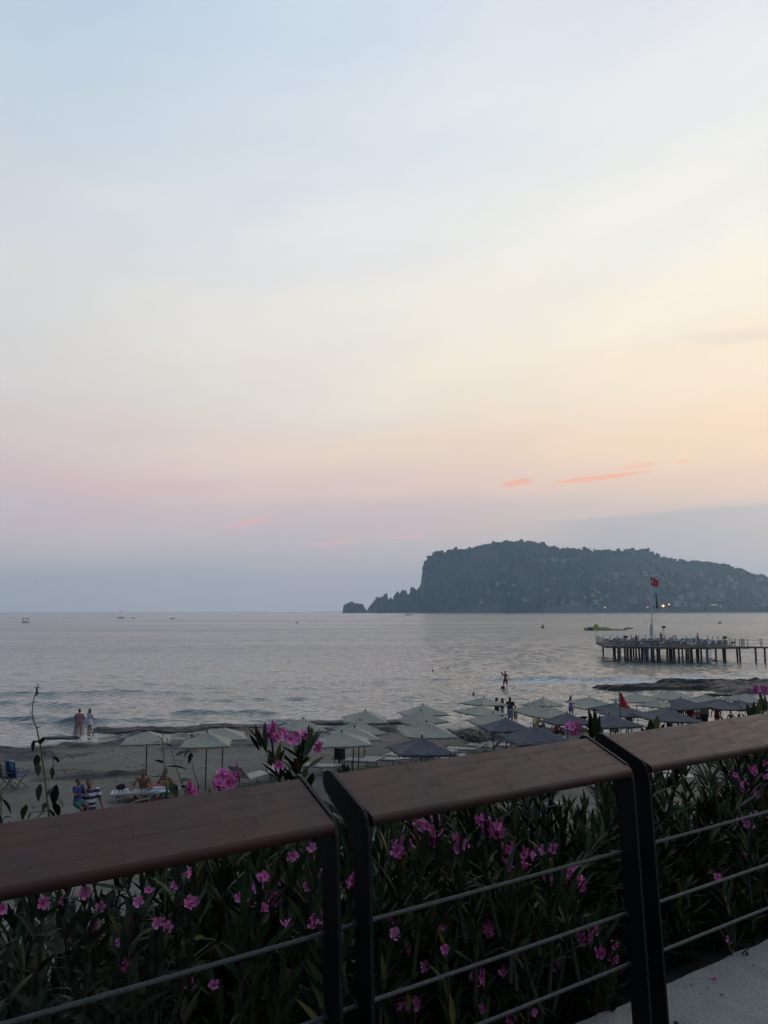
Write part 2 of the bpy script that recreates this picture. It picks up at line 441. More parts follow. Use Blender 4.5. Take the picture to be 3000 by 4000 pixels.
# ------------------------------------------------------------------ beach and planted bank
def make_beach():
    def axis(a, b, fine0, fine1, hf, hc):
        out = [a]
        while out[-1] < b: out.append(out[-1] + (hf if fine0 <= out[-1] <= fine1 else hc))
        return np.array(out)
    xs = axis(-75, 95, -26, 28, 0.22, 1.2); ys = axis(-50, 70, 1, 54, 0.22, 1.2)
    X, Y = np.meshgrid(xs, ys, indexing='xy')
    z, rock, bank = terrain(X, Y)
    nr, nc = X.shape; idx = np.arange(nr * nc).reshape(nr, nc)
    fs = np.stack([idx[:-1, :-1], idx[:-1, 1:], idx[1:, 1:], idx[1:, :-1]], -1).reshape(-1, 4)
    me = bpy.data.meshes.new('beach')
    me.from_pydata(np.stack([X, Y, z], -1).reshape(-1, 3).tolist(), [], fs.tolist())
    me.polygons.foreach_set('use_smooth', [True] * len(me.polygons))
    for nm, ar in (('rock', rock), ('bank', bank), ('wet', sstep(0.42, 0.08, z) * (bank < 0.1))):
        at = me.attributes.new(nm, 'FLOAT', 'POINT'); at.data.foreach_set('value', ar.astype(np.float32).ravel())
    m_ = bpy.data.materials.new('beach_sand'); m_.use_nodes = True
    nt = m_.node_tree; q = G(nt); b = nt.nodes['Principled BSDF']
    t = q.new('ShaderNodeTexCoord').outputs['Object']
    def A(n):
        a = q.new('ShaderNodeAttribute'); a.attribute_name = n; return a.outputs['Fac']
    n1 = q.noise(t, 0.5, 6.0, 0.65); n2 = q.noise(t, 6.0, 5.0, 0.7)
    mps = q.new('ShaderNodeMapping'); mps.inputs['Scale'].default_value = (0.5, 2.2, 1.0); mps.inputs['Rotation'].default_value = (0, 0, 0.1); nt.links.new(t, mps.inputs[0])
    n3 = q.noise(mps.outputs[0], 0.8, 6.0, 0.7)
    sand = q.mix(q.mr(n2, 0.3, 0.7), (0.072, 0.068, 0.054, 1), (0.175, 0.168, 0.137, 1))
    sand = q.mix(q.mr(n1, 0.35, 0.65), sand, (0.095, 0.086, 0.068, 1))
    rk = q.mix(q.mr(n3, 0.32, 0.68), (0.022, 0.02, 0.019, 1), (0.12, 0.10, 0.088, 1))
    col = q.mix(q.mr(q.m('ADD', A('rock'), q.m('MULTIPLY', q.m('SUBTRACT', n3, 0.5), 0.9)), 0.22, 0.55), sand, rk)
    col = q.mix(q.m('MULTIPLY', A('wet'), 0.6), col, (0.045, 0.045, 0.042, 1))
    soil = q.mix(n2, (0.014, 0.012, 0.009, 1), (0.045, 0.038, 0.028, 1))
    col = q.mix(A('bank'), col, soil)
    nt.links.new(col, b.inputs['Base Color'])
    nt.links.new(q.m('SUBTRACT', 0.85, q.m('MULTIPLY', A('wet'), 0.62)), b.inputs['Roughness'])
    bn = q.new('ShaderNodeBump'); bn.inputs['Strength'].default_value = 0.8; bn.inputs['Distance'].default_value = 0.08
    nt.links.new(q.m('ADD', n2, n3), bn.inputs['Height']); nt.links.new(bn.outputs[0], b.inputs['Normal'])
    me.materials.append(m_)
    o = link('beach', me); o['kind'] = 'structure'
make_beach()

# ------------------------------------------------------------------ rock shelves in the shallows
M_ROCK = mat('wet_rock', (0.055, 0.047, 0.042), 0.6, scale=3.0, bump=1.0, bscale=5.0, spec=0.3, col2=(0.012, 0.011, 0.010), stretch=(0.6, 1.6, 3.0))
def rock_shelf(label, cx, cy, lx, ly, h, rot, seed, name='rock_shelf', cat='rock shelf', group='rock shelves along the waterline'):
    n = 84; m2 = 46; v = []; f = []
    for j in range(m2 + 1):
        for i in range(n + 1):
            a, b2 = i / n * 2 - 1, j / m2 * 2 - 1
            e = max(abs(a), abs(b2)); ang = math.atan2(b2, a)
            out = 0.72 + 0.5 * float(fbm(np.array(math.cos(ang) * 1.7 + seed), np.array(math.sin(ang) * 1.7 + seed * 2), 4))
            X = a * lx / 2 * out; Y = b2 * ly / 2 * out
            prof = float(sstep(1.0, 0.72, e))
            top = float(fbm(np.array(X * 0.45 + seed), np.array(Y * 1.1 + seed), 4))
            zz = h * prof * (0.3 + round(top * 8) / 8 * 1.3) + min(0.26, h * 0.7) * prof * (float(fbm(np.array(X * 1.1 + seed), np.array(Y * 2.6), 4)) - 0.4) - 0.35 * (1 - prof)
            v.append((X, Y, zz)); 
    for j in range(m2):
        for i in range(n):
            a = j * (n + 1) + i; f.append((a, a + 1, a + n + 2, a + n + 1))
    o = mesh_obj(name, v, f, M_ROCK)
    o.location = (cx, cy, 0.0); o.rotation_euler = (0, 0, rot)
    tag(o, label, cat, group); return o
rock_shelf('broad dark rock shelf in the shallows before the pier, widest of the reef', 43, 75.5, 30, 13, 0.42, 0.06, 1)
rock_shelf('long thin dark rock ledge awash under the breaking foam', 26.5, 74.5, 14, 3.2, 0.36, 0.02, 2)
rock_shelf('low flat rock ledge just seaward of the wide reef, in the foam line', 33.5, 79.0, 13, 2.6, 0.42, -0.03, 3)
rock_shelf('small rock awash below the wide reef, just behind the cream umbrellas', 28.8, 67.6, 2.6, 1.1, 0.28, 0.1, 4)
rock_shelf('flat dark rock shelf at the water edge beyond the leftmost cream umbrella', -14.6, 48.9, 8.5, 2.6, 0.17, 0.05, 5)
rock_shelf('thin rock ledge in the shallows right of the standing women', -9.5, 50.6, 7.0, 1.6, 0.12, -0.05, 6)
rock_shelf('narrow half-drowned rock left of the two standing women', -18.9, 46.2, 2.6, 0.8, 0.1, 0.0, 8)
rock_shelf('low rock ledge at the waterline behind the black litter bin', -1.8, 52.3, 8.5, 1.7, 0.12, 0.03, 9)

def boulder(label, x, y, r, seed):
    p = hit(x, y); bm = bmesh.new(); bmesh.ops.create_icosphere(bm, subdivisions=3, radius=1.0)
    for v in bm.verts:
        k = mnoise.fractal(v.co * 1.3 + Vector((seed * 7.1, seed, 0)), 0.9, 2.0, 4)
        v.co *= 1.0 + 0.35 * k
        v.co.x *= r * 1.3; v.co.y *= r; v.co.z *= r * 0.75
    me = bpy.data.meshes.new('boulder'); bm.to_mesh(me); bm.free(); me.materials.append(M_ROCK2)
    o = link('boulder', me); o.location = (p.x, p.y, p.z + r * 0.25); o.rotation_euler = (0, 0, seed)
    tag(o, label, 'boulder', 'boulders by the waterline')
M_ROCK2 = mat('dry_rock', (0.17, 0.155, 0.135), 0.85, scale=2.5, bump=0.8, bscale=4.0, col2=(0.06, 0.052, 0.045))
boulder('biggest dark boulder on the sand behind the front grey umbrellas', 1862, 2893, 0.55, 1)
boulder('rounded boulder just left of the biggest dark boulder', 1795, 2885, 0.42, 2)
boulder('low boulder at the far left end of the boulder row', 1740, 2876, 0.36, 3)
boulder('pale boulder right of the biggest dark boulder', 1935, 2888, 0.45, 4)
boulder('small flat boulder between the cream and grey umbrellas near the water', 1700, 2862, 0.30, 5)
boulder('boulder half hidden under the front grey umbrella row', 2010, 2880, 0.34, 6)
boulder('waterline boulder under the grey umbrella beside the second rail post', 2330, 2862, 0.36, 7)
boulder('low waterline boulder right of the tall oleander shoot', 2400, 2858, 0.28, 8)

# ------------------------------------------------------------------ promenade: walkway and kerb
ZW, ZK = 5.75, 5.985
M_CONC = mat('kerb_concrete', (0.32, 0.305, 0.27), 0.9, scale=6.0, bump=0.45, bscale=70.0, col2=(0.24, 0.23, 0.205))
nt = M_CONC.node_tree; q = G(nt); b = nt.nodes['Principled BSDF']; base = b.inputs['Base Color'].links[0].from_socket
t = q.new('ShaderNodeTexCoord').outputs['Object']
fleck = q.mr(q.noise(t, 55.0, 3.0, 0.5), 0.60, 0.70); blot = q.mr(q.noise(t, 3.2, 5.0, 0.7), 0.5, 0.72); grit = q.noise(t, 220.0, 2.0)
c = q.mix(q.m('MULTIPLY', blot, 0.5), base, (0.17, 0.16, 0.14, 1))
c = q.mix(q.m('MULTIPLY', fleck, 0.6), c, (0.11, 0.105, 0.095, 1))
nt.links.new(q.mix(1.0, c, q.ramp(grit, [(0.3, (0.8, 0.8, 0.8, 1)), (0.7, (1.1, 1.1, 1.1, 1))]), 'MULTIPLY'), b.inputs['Base Color'])
M_PAVE = mat('walkway_paving', (0.16, 0.155, 0.15), 0.85, var=0.25, scale=4.0, bump=0.5, bscale=50.0)
def strip(name, prof, s0, s1, step, m_, jit=None):
    v, f = [], []; ns = int((s1 - s0) / step); k = len(prof)
    for i in range(ns + 1):
        s = s0 + i * step
        for j, (d, z) in enumerate(prof):
            dd = d; zz = z
            if jit: dd, zz = jit(s, j, d, z)
            v.append(rail(s, dd, zz))
    for i in range(ns):
        for j in range(k - 1):
            a = i * k + j; f.append((a, a + 1, a + k + 1, a + k))
    o = mesh_obj(name, v, f, m_); o['kind'] = 'structure'; return o
strip('walkway', [(-6, ZW - 0.3), (-6, ZW), (1.54, ZW), (1.57, ZW - 0.2)], -14, 60, 2.0, M_PAVE)
def kj(s, j, d, z):
    if j >= 3: 
        return d + 0.022 * (float(fbm(np.array(s * 7.0), np.array(j * 0.2), 4)) - 0.45) * 2, z + 0.01 * (float(fbm(np.array(s * 22.0), np.array(1.0), 3)) - 0.4) * (j == 3)
    return d, z + 0.004 * (float(fbm(np.array(s * 14.0), np.array(j + 3.0), 3)) - 0.45)
strip('kerb', [(1.545, ZW - 0.2), (1.545, ZK - 0.02), (1.56, ZK), (1.975, ZK), (1.995, ZK - 0.03), (2.01, ZK - 0.55)], -14, 60, 0.04, M_CONC, kj)

# ------------------------------------------------------------------ railing panels
M_STEEL = mat('black_painted_steel', (0.006, 0.006, 0.007), 0.5, spec=0.25, var=0.25, scale=30, bump=0.15, bscale=120)
M_ROPE = mat('steel_cable', (0.058, 0.061, 0.06), 0.6, metal=0.2, var=0.3, scale=60)
M_BOLT = mat('bolt_steel', (0.05, 0.05, 0.052), 0.5, metal=0.4)
def wood(name, k, tint):
    m_ = bpy.data.materials.new(name); m_.use_nodes = True
    nt = m_.node_tree; q = G(nt); b = nt.nodes['Principled BSDF']
    t = q.new('ShaderNodeTexCoord').outputs['Object']
    oi = q.new('ShaderNodeObjectInfo')
    mp = q.new('ShaderNodeMapping'); mp.inputs['Scale'].default_value = (2.2, 26, 26); nt.links.new(t, mp.inputs[0])
    nt.links.new(q.comb(q.m('MULTIPLY', oi.outputs['Random'], 40.0), oi.outputs['Random'], 0.0), mp.inputs['Location'])
    gr = q.noise(mp.outputs[0], 1.0, 6.0, 0.65); wear = q.noise(t, 7.0, 6.0, 0.7)
    c = q.mix(gr, tuple(v * 0.5 for v in tint) + (1,), tuple(tint) + (1,))
    pat = q.noise(q.new('ShaderNodeNewGeometry').outputs['Position'], 5.0, 5.0, 0.65)
    c = q.mix(q.mr(pat, 0.35, 0.7), c, (tint[0] * 1.35, tint[1] * 0.85, tint[2] * 0.75, 1))
    c = q.mix(q.mr(pat, 0.25, 0.42, 0.7, 0.0), c, (tint[0] * 0.45, tint[1] * 0.55, tint[2] * 0.7, 1))
    c = q.mix(q.m('MULTIPLY', oi.outputs['Random'], 0.45), c, (tint[0] * 0.8, tint[1] * 0.62, tint[2] * 0.55, 1))
    c = q.mix(q.mr(wear, 0.55, 0.8, 0.0, 0.5), c, (0.085, 0.064, 0.052, 1))
    b.inputs['Specular IOR Level'].default_value = 0.28
    nt.links.new(c, b.inputs['Base Color'])
    nt.links.new(q.mr(wear, 0.3, 0.7, 0.40, 0.58), b.inputs['Roughness'])
    bn = q.new('ShaderNodeBump'); bn.inputs['Strength'].default_value = 0.25; bn.inputs['Distance'].default_value = 0.003
    nt.links.new(gr, bn.inputs['Height']); nt.links.new(bn.outputs[0], b.inputs['Normal'])
    return m_
M_WOOD = wood('weathered_hardwood', 1, (0.058, 0.0255, 0.0165))
M_EDGE = wood('rounded_hardwood_edge', 1, (0.04, 0.015, 0.012))
DN, HN = 1.70, 0.528        # near edge of the handrail top: distance and drop below the eye
DF, HF = 1.895, 0.448        # far edge
TILT = math.atan2(HN - HF, DF - DN); WID = math.hypot(DF - DN, HN - HF)
ZN = CAM.z - HN
CABLES = [(1.765, CAM.z - 0.799), (1.755, CAM.z - 0.990), (1.748, CAM.z - 1.143)]
LEAN = 0.045
def plate_mesh():
    """flat steel end plate: foot, leaning upright, rounded bend, sloping arm with a rounded end (local: x along rail, y out, z up from kerb)"""
    hz = ZN - ZK
    wd = 0.066
    A0 = Vector((0, 0)); up = Vector((LEAN * 0.8, hz - 0.045)) 
    front0 = Vector((1.695 - DN - 0.02, 0)); frontB = Vector((DN + 0.012 - DN, hz - 0.004))
    dirv = Vector((math.cos(TILT), math.sin(TILT))); nrm = Vector((-math.sin(TILT), math.cos(TILT)))
    P0 = frontB; tip = P0 + dirv * (WID + 0.015) + nrm * 0.012
    pts = [front0, frontB - Vector((0.004, 0.05)), frontB - Vector((0.001, 0.022)), frontB + Vector((0.008, 0.004)), frontB + dirv * 0.03 + nrm * 0.012]
    pts += [tip - dirv * 0.015, tip + nrm * -0.006, tip + dirv * 0.010 - nrm * 0.022, tip + dirv * 0.008 - nrm * 0.045, tip - dirv * 0.012 - nrm * 0.062]
    inn = frontB + Vector((wd, -0.055))
    pts += [inn + dirv * 0.05 + Vector((0, 0.012)), inn + dirv * 0.015, inn - Vector((0.0, 0.03)), Vector((front0.x + wd + 0.006, 0))]
    th = 0.013; n = len(pts)
    v = [(0, p.x, p.y) for p in pts] + [(th, p.x, p.y) for p in pts]
    f = [tuple(range(n)), tuple(reversed(range(n, 2 * n)))] + [((i + 1) % n, i, n + i, n + (i + 1) % n) for i in range(n)]
    me = bpy.data.meshes.new('end_plate'); me.from_pydata(v, [], f); me.materials.append(M_STEEL)
    bm = bmesh.new(); bm.from_mesh(me)
    bmesh.ops.recalc_face_normals(bm, faces=bm.faces)
    bmesh.ops.bevel(bm, geom=[e for e in bm.edges if len(e.link_faces) == 2 and e.calc_face_angle() > 1.2], offset=0.0018, segments=2, affect='EDGES')
    bm.to_mesh(me); bm.free(); return me
PLATE = plate_mesh()
def cable_mesh(L):
    """stranded cable: twisted six-lobed rod along x"""
    n = 18; step = 0.004; ns = int(L / step); v = []; f = []
    ang = np.arange(n) / n * 2 * math.pi
    for i in range(ns + 1):
        x = L * i / ns; tw = x / 0.034 * 2 * math.pi * 0.5
        r = 0.0048 + 0.0009 * np.abs(np.cos(3 * (ang - tw)))
        for k in range(n): v.append((x, r[k] * math.cos(ang[k]), r[k] * math.sin(ang[k])))
    for i in range(ns):
        for k in range(n): f.append((i * n + k, i * n + (k + 1) % n, (i + 1) * n + (k + 1) % n, (i + 1) * n + k))
    me = bpy.data.meshes.new('cable'); me.from_pydata(v, [], f); me.materials.append(M_ROPE)
    me.polygons.foreach_set('use_smooth', [True] * len(f)); return me
def board_mesh(L, W, T=0.024, bev=0.0003):
    bm = bmesh.new(); bmesh.ops.create_cube(bm, size=1.0)
    for v in bm.verts: v.co = Vector((v.co.x * L, v.co.y * W, v.co.z * T))
    bmesh.ops.bevel(bm, geom=bm.edges[:], offset=bev, segments=1, affect='EDGES')
    me = bpy.data.meshes.new('board'); bm.to_mesh(me); bm.free(); me.materials.append(M_WOOD); return me
def panel(label, s0, s1, seed):
    """one railing panel from s0 to s1 (outer faces of its two end plates)"""
    pr = random.Random(seed)
    root = empty('railing_panel', rail(s0, DN, ZK), math.atan2(U.y, U.x))
    tag(root, label, 'railing', 'railing panels along the promenade')
    L = s1 - s0; th = 0.013
    for x in (0.0, L - th):
        p = link('end_plate', PLATE, root); p.location = (x, 0, 0)
        fb = MB().box((x + th / 2, 0.01, 0.005), (0.07, 0.12, 0.01)).build('foot_plate', M_STEEL, root)
        for (d, z) in CABLES:
            MB().tube([(x - 0.006, d - DN, z - ZK), (x + th + 0.006, d - DN, z - ZK)], 0.0095, 8).build('cable_ferrule', M_BOLT, root)
    # handrail: glued hardwood strips, staggered joints, rounded nosing in front
    hz = ZN - ZK
    dirv = Vector((0, math.cos(TILT), math.sin(TILT))); nrm = Vector((0, -math.sin(TILT), math.cos(TILT)))
    X0, X1 = th + 0.002, L - th - 0.002
    rot = Matrix.Rotation(TILT, 4, 'X')
    rows = 5; rw = (WID - 0.012) / rows
    for r_ in range(rows):
        x = X0; first = pr.uniform(0.1, 0.3)
        while x < X1 - 0.001:
            ln = first if x == X0 else pr.uniform(0.20, 0.36)
            if X1 - (x + ln) < 0.08: ln = X1 - x
            ctr = Vector(((x + ln / 2), 0, hz)) + dirv * (0.012 + rw * (r_ + 0.5)) + nrm * (-0.012 + pr.uniform(-0.0003, 0.0003))
            b = link('board', board_mesh(ln - 0.0001, rw - 0.0001), root, Matrix.Translation(ctr) @ rot)
            x += ln
    prof = []
    for k in range(9):
        a = math.pi / 2 + math.pi * k / 8
        prof.append((0.012 + 0.012 * math.cos(a) * 1.0, -0.015 + 0.0145 * math.sin(a)))
    base = Vector((0, 0, hz))
    nv = []
    for x in (X0, X1):
        for (a, b) in prof: nv.append(Vector((x, 0, 0)) + base + dirv * a + nrm * b)
    k = len(prof); fs = [tuple(reversed(range(k))), tuple(range(k, 2 * k))] + [(i, (i + 1) % k, k + (i + 1) % k, k + i) for i in range(k)]
    mesh_obj('nosing', nv, fs, M_EDGE, root, smooth=False)
    MB().box(base + Vector((L / 2, 0, 0)) + dirv * (WID / 2 + 0.008) + nrm * -0.030, (X1 - X0, WID - 0.02, 0.010), mat=rot.to_3x3()).build('support_plate', M_STEEL, root)
    cm = cable_mesh(L)
    for (d, z) in CABLES:
        c = link('cable', cm, root); c.location = (0, d - DN, z - ZK)
    return root
lp = panel('railing panel at the left frame edge with dark brown sloping handrail and cables', 0.055, 1.047, 1)
lp.location.z -= 0.009; lp.rotation_euler.y = -0.008     # it sits a touch low at its far left end
panel('middle railing panel with sloping brown board handrail between two black plates', 1.122, 2.186, 2)
panel('railing panel at the right frame edge above the bare concrete kerb', 2.257, 3.62, 3)
for a, b in ((1.047, 1.122), (2.186, 2.257), (0.0, 0.055)):
    for (d, z) in CABLES:
        o = MB().tube([rail(a - 0.004, d, z), rail(b + 0.004, d, z)], 0.0062, 8).build('connecting_rod', M_BOLT)
        h = ['upper', 'middle', 'lower'][[c[1] for c in CABLES].index(z)]
        gp = {1.047: 'left', 2.186: 'right', 0.0: 'frame-edge'}[a]
        tag(o, f'{h} steel rod bridging the gap between the {gp} pair of black plates', 'rod', 'rods joining the railing panels')
# ------------------------------------------------------------------ the headland across the bay
OUT = [(38,372),(41,345),(50,334),(95,332),(112,340),(124,358),(130,366),(136,352),(150,335),(180,312),(205,306),(222,322),(228,332),(232,306),(242,296),(270,295),(300,285),(326,274),(335,262),(338,215),(345,185),(365,165),(405,148),(470,139),(540,131),(590,121),(650,108),(720,105),(790,112),(830,132),(900,137),(960,138),(1000,143),(1060,148),(1100,143),(1140,139),(1200,146),(1230,160),(1300,181),(1370,187),(1420,189),(1500,204),(1560,219),(1600,237),(1640,245),(1700,262),(1800,285),(1950,300),(2200,310),(2600,312)]
OX = np.array([1300 + a * 1.0247 for a, b in OUT]); OY = np.array([2382 - (2000 + b * 1.0247) for a, b in OUT])
Y0, YR = 2380.0, 2760.0        # shoreline and ridge distances
def hill_h(px):                # ridge height in metres over a bearing (pixel column)
    return np.interp(px, OX, OY, left=0) / F * YR
def hill(px, v):
    """v 0 shoreline .. 1 ridge .. 2 far side"""
    H = hill_h(px)
    pr = np.where(v < 1, 0.06 * sstep(0, 0.05, v) + 0.94 * np.clip(v, 0, 1) ** 0.85, 1 - sstep(1, 2, v))
    H = H * (1 + 0.7 * (fbm(px / 11.0 + 3, px * 0 + 2.0, 3) - 0.44) * sstep(1665, 1640, px))
    y = Y0 + (YR - Y0) * v
    x = (px - 1500) / F * y
    nz = (fbm(x / 60 + 5, y / 60, 5) - 0.47)
    cliff = sstep(1640, 1780, px) * sstep(2100, 1850, px)
    gull = (fbm(x / 28 + 50, y / 160, 4) - 0.47)
    side = sstep(1.0, 0.8, v) * sstep(0, 0.15, v)
    z = H * pr + side * (nz * 55 * np.clip(H / 120, 0.1, 1) + gull * 26 * np.clip(H / 120, 0.2, 1))
    y = y + gull * 70 * side
    x = (px - 1500) / F * y
    z = np.where(v < 0.02, -1.5, np.maximum(z, 0.5))
    return x, y, z
M_HILL = bpy.data.materials.new('headland_scrub'); M_HILL.use_nodes = True
nt = M_HILL.node_tree; q = G(nt); b = nt.nodes['Principled BSDF']; b.inputs['Roughness'].default_value = 0.95
b.inputs['Specular IOR Level'].default_value = 0.1
t = q.new('ShaderNodeTexCoord').outputs['Object']
geo = q.new('ShaderNodeNewGeometry'); sp = q.new('ShaderNodeSeparateXYZ'); nt.links.new(geo.outputs['Normal'], sp.inputs[0])
nn = q.noise(t, 0.02, 6.0, 0.7); n5 = q.noise(t, 0.006, 4.0, 0.6)
scr = q.mix(nn, (0.016, 0.03, 0.018, 1), (0.05, 0.06, 0.035, 1))
rkc = q.mix(nn, (0.07, 0.066, 0.06, 1), (0.17, 0.16, 0.15, 1))
nt.links.new(q.mix(q.mr(q.m('ADD', sp.outputs[2], q.m('MULTIPLY', q.m('SUBTRACT', n5, 0.5), 1.2)), 0.36, 0.60), rkc, scr), b.inputs['Base Color'])
def make_hill():
    pxs = np.concatenate([np.arange(1336, 2000, 3.0), np.arange(2000, 3100, 5.0), np.arange(3100, 4000, 30.0)])
    vs_ = np.concatenate([[0, 0.02], np.linspace(0.04, 1.0, 54), np.linspace(1.1, 2.0, 8)])
    PX, V = np.meshgrid(pxs, vs_, indexing='xy')
    x, y, z = hill(PX, V)
    nr, nc = x.shape; idx = np.arange(nr * nc).reshape(nr, nc)
    fs = np.stack([idx[:-1, :-1], idx[:-1, 1:], idx[1:, 1:], idx[1:, :-1]], -1).reshape(-1, 4)
    o = mesh_obj('hill', np.stack([x, y, z], -1).reshape(-1, 3).tolist(), fs.tolist(), M_HILL)
    o['kind'] = 'structure'; o['label'] = 'steep wooded headland across the bay with cliffs at its sea end'
make_hill()
# trees on the headland: a far wood that reads as one mass
def make_forest():
    bm = bmesh.new(); bmesh.ops.create_icosphere(bm, subdivisions=2, radius=1.0)
    tv = np.array([v.co[:] for v in bm.verts]); tf = np.array([[v.index for v in f.verts] for f in bm.faces]); bm.free()
    fr = np.random.default_rng(3); Vs, Fs = [], []; n0 = 0
    spots = []
    for px in np.arange(1655, 3050, 4.2):            # along the skyline
        if px < 1690 and fr.random() < 0.4: continue
        spots.append((px + fr.normal(0, 2), fr.uniform(0.93, 1.03), fr.uniform(2.2, 7.5) if fr.random() < 0.8 else fr.uniform(7, 10)))
    for i in range(2600):
        px = fr.uniform(1640, 3080); v = fr.random() ** 0.8
        den = float(fbm(np.array(px / 90.0), np.array(v * 4.0), 3))
        if den < 0.42 + 0.14 * (px < 1950) * (v < 0.85): continue
        spots.append((px, v, fr.uniform(3.0, 6.5)))
    for i in range(40): spots.append((fr.uniform(1370, 1650), fr.uniform(0.75, 1.0), fr.uniform(1.2, 3.0)))
    for px, v, r_ in spots:
        x, y, z = hill(np.array(px), np.array(v))
        jit = 1 + 0.28 * fr.standard_normal((len(tv), 1))
        s3 = np.array([r_ * fr.uniform(0.8, 1.3), r_, r_ * fr.uniform(0.7, 1.25)])
        Vs.append(tv * jit * s3 + np.array([x, y, z + r_ * 0.35])); Fs.append(tf + n0); n0 += len(tv)
    m_ = mat('pine_crowns', (0.045, 0.062, 0.03), 0.95, spec=0.1, scale=0.06, col2=(0.014, 0.024, 0.012))
    o = mesh_obj('headland_wood', np.concatenate(Vs).tolist(), np.concatenate(Fs).tolist(), m_)
    tag(o, 'dark pine wood covering the headland across the bay', 'wood', kind='stuff')
make_forest()
M_CYP = mat('cypress', (0.02, 0.032, 0.018), 0.95, spec=0.1, var=0.3, scale=0.3)
def cypress(px, h, lab):
    x, y, z = [float(a) for a in hill(np.array(float(px)), np.array(1.0))]
    root = empty('cypress_tree', (x, y, z - 1)); tag(root, lab, 'tree', 'cypresses on the headland ridge')
    MB().tube([(0, 0, 0), (0, 0, h * 0.3)], 0.3, 6).build('trunk', M_CYP, root)
    pr = random.Random(px); mb = MB()
    mb.tube([(pr.uniform(-.3, .3), pr.uniform(-.3, .3), h * k / 8) for k in range(1, 9)], [h * 0.10, h * 0.14, h * 0.15, h * 0.14, h * 0.12, h * 0.09, h * 0.055, 0.1], 9)
    mb.build('crown', M_CYP, root)
for i, (px, h) in enumerate([(2305, 15), (2322, 16), (2216, 13), (2391, 13), (2440, 12), (2205, 12), (2265, 13)]):
    cypress(px, h, ['slim cypress right of the ridge tower on the headland skyline', 'taller cypress paired with its neighbour right of the ridge tower', 'short cypress on the skyline left of the ridge tower', 'lone cypress between the ridge tower and the castle block', 'small cypress just left of the castle block on the ridge', 'leftmost small cypress of the headland skyline', 'small cypress close to the foot of the ridge tower'][i])
M_STONE = mat('castle_stone', (0.22, 0.20, 0.18), 0.9, var=0.2, scale=0.3)
def ridge_thing(px, name, lab, cat, fn):
    x, y, z = [float(a) for a in hill(np.array(float(px)), np.array(1.0))]
    root = empty(name, (x, y, z)); tag(root, lab, cat); fn(root)
def castle(r):
    MB().box((0, 0, 4), (26, 8, 12)).build('wall', M_STONE, r)
    MB().box((13, 0, 6), (7, 8.4, 18)).build('tower', M_STONE, r)
    for k in range(6): MB().box((-11 + k * 4, 0, 10.8), (2, 7.6, 1.6)).build('battlement', M_STONE, r)
ridge_thing(2520, 'castle_block', 'blocky ruined castle wall with end tower on the headland ridge', 'castle', castle)
def minaret(r):
    MB().tube([(0, 0, -2), (0, 0, 16)], 1.1, 8).build('shaft', M_STONE, r)
    MB().tube([(0, 0, 12), (0, 0, 13)], 1.8, 8).build('balcony', M_STONE, r)
    MB().tube([(0, 0, 16), (0, 0, 21)], [1.2, 0.05], 8).build('spire', M_STONE, r)
ridge_thing(2285, 'minaret', 'thin pointed tower on the skyline of the headland ridge', 'tower', minaret)
def mast(r):
    MB().tube([(0, 0, -2), (0, 0, 24)], 0.35, 6).build('pole', M_STONE, r)
    MB().box((0, 0, 20), (1.8, 0.8, 2.5)).build('antenna', M_STONE, r)
ridge_thing(2712, 'radio_mast', 'thin radio mast sticking up from the falling right ridge', 'mast', mast)

# town on the lower slopes
M_HW = [mat('house_wall_%s' % n_, c, 0.9, var=0.12, scale=0.2) for n_, c in (('white', (0.36, 0.35, 0.34)), ('cream', (0.25, 0.22, 0.20)), ('grey', (0.15, 0.15, 0.16)))]
M_ROOF = mat('roof_tile', (0.20, 0.10, 0.075), 0.9, var=0.2, scale=0.5); M_WIN = mat('dark_window', (0.02, 0.025, 0.03), 0.3)
def house_mesh(k, w_, d_, h_, gable, wallm):
    mb = MB(); mb.cur = 0; mb.box((0, 0, h_ / 2 - 2), (w_, d_, h_ + 4))
    if gable:
        mb.cur = 1; e = 0.5
        a = [(-w_ / 2 - e, -d_ / 2 - e, h_ + .02), (w_ / 2 + e, -d_ / 2 - e, h_ + .02), (w_ / 2 + e, d_ / 2 + e, h_ + .02), (-w_ / 2 - e, d_ / 2 + e, h_ + .02), (-w_ / 4, 0, h_ + 2.4), (w_ / 4, 0, h_ + 2.4)]
        mb.add(a, [(0, 1, 5, 4), (1, 2, 5), (2, 3, 4, 5), (3, 0, 4), (3, 2, 1, 0)])
    else:
        for s_ in (-1, 1):
            mb.box((s_ * (w_ / 2 - .15), 0, h_ + .35), (.3, d_ - .02, .68)); mb.box((0, s_ * (d_ / 2 - .15), h_ + .35), (w_ - .62, .28, .68))
        mb.box((w_ * .2, 0, h_ + 1.2), (w_ * .3, d_ * .4, 2.4))
    mb.cur = 2
    for lv in range(max(1, int(h_ / 3))):
        for c_ in range(max(2, int(w_ / 3.2))):
            n_ = max(2, int(w_ / 3.2))
            mb.box((-w_ / 2 + w_ * (c_ + .5) / n_, -d_ / 2 - .02, 1.7 + lv * 3), (1.3, .3, 1.5))
    return mb.mesh('house', [wallm, M_ROOF, M_WIN])
HM = [house_mesh(k, w_, d_, h_, gb, M_HW[m3]) for k, (w_, d_, h_, gb, m3) in enumerate([(10, 8, 6, 1, 0), (13, 9, 6, 0, 0), (9, 8, 9, 1, 1), (12, 9, 9, 0, 0), (16, 9, 7, 1, 1), (11, 9, 6, 1, 2), (9, 7, 6, 0, 1)])]
AM = [house_mesh(9, w_, 13, h_, 0, M_HW[m3]) for w_, h_, m3 in ((18, 12, 0), (14, 16, 1), (22, 10, 2), (17, 9, 1))]
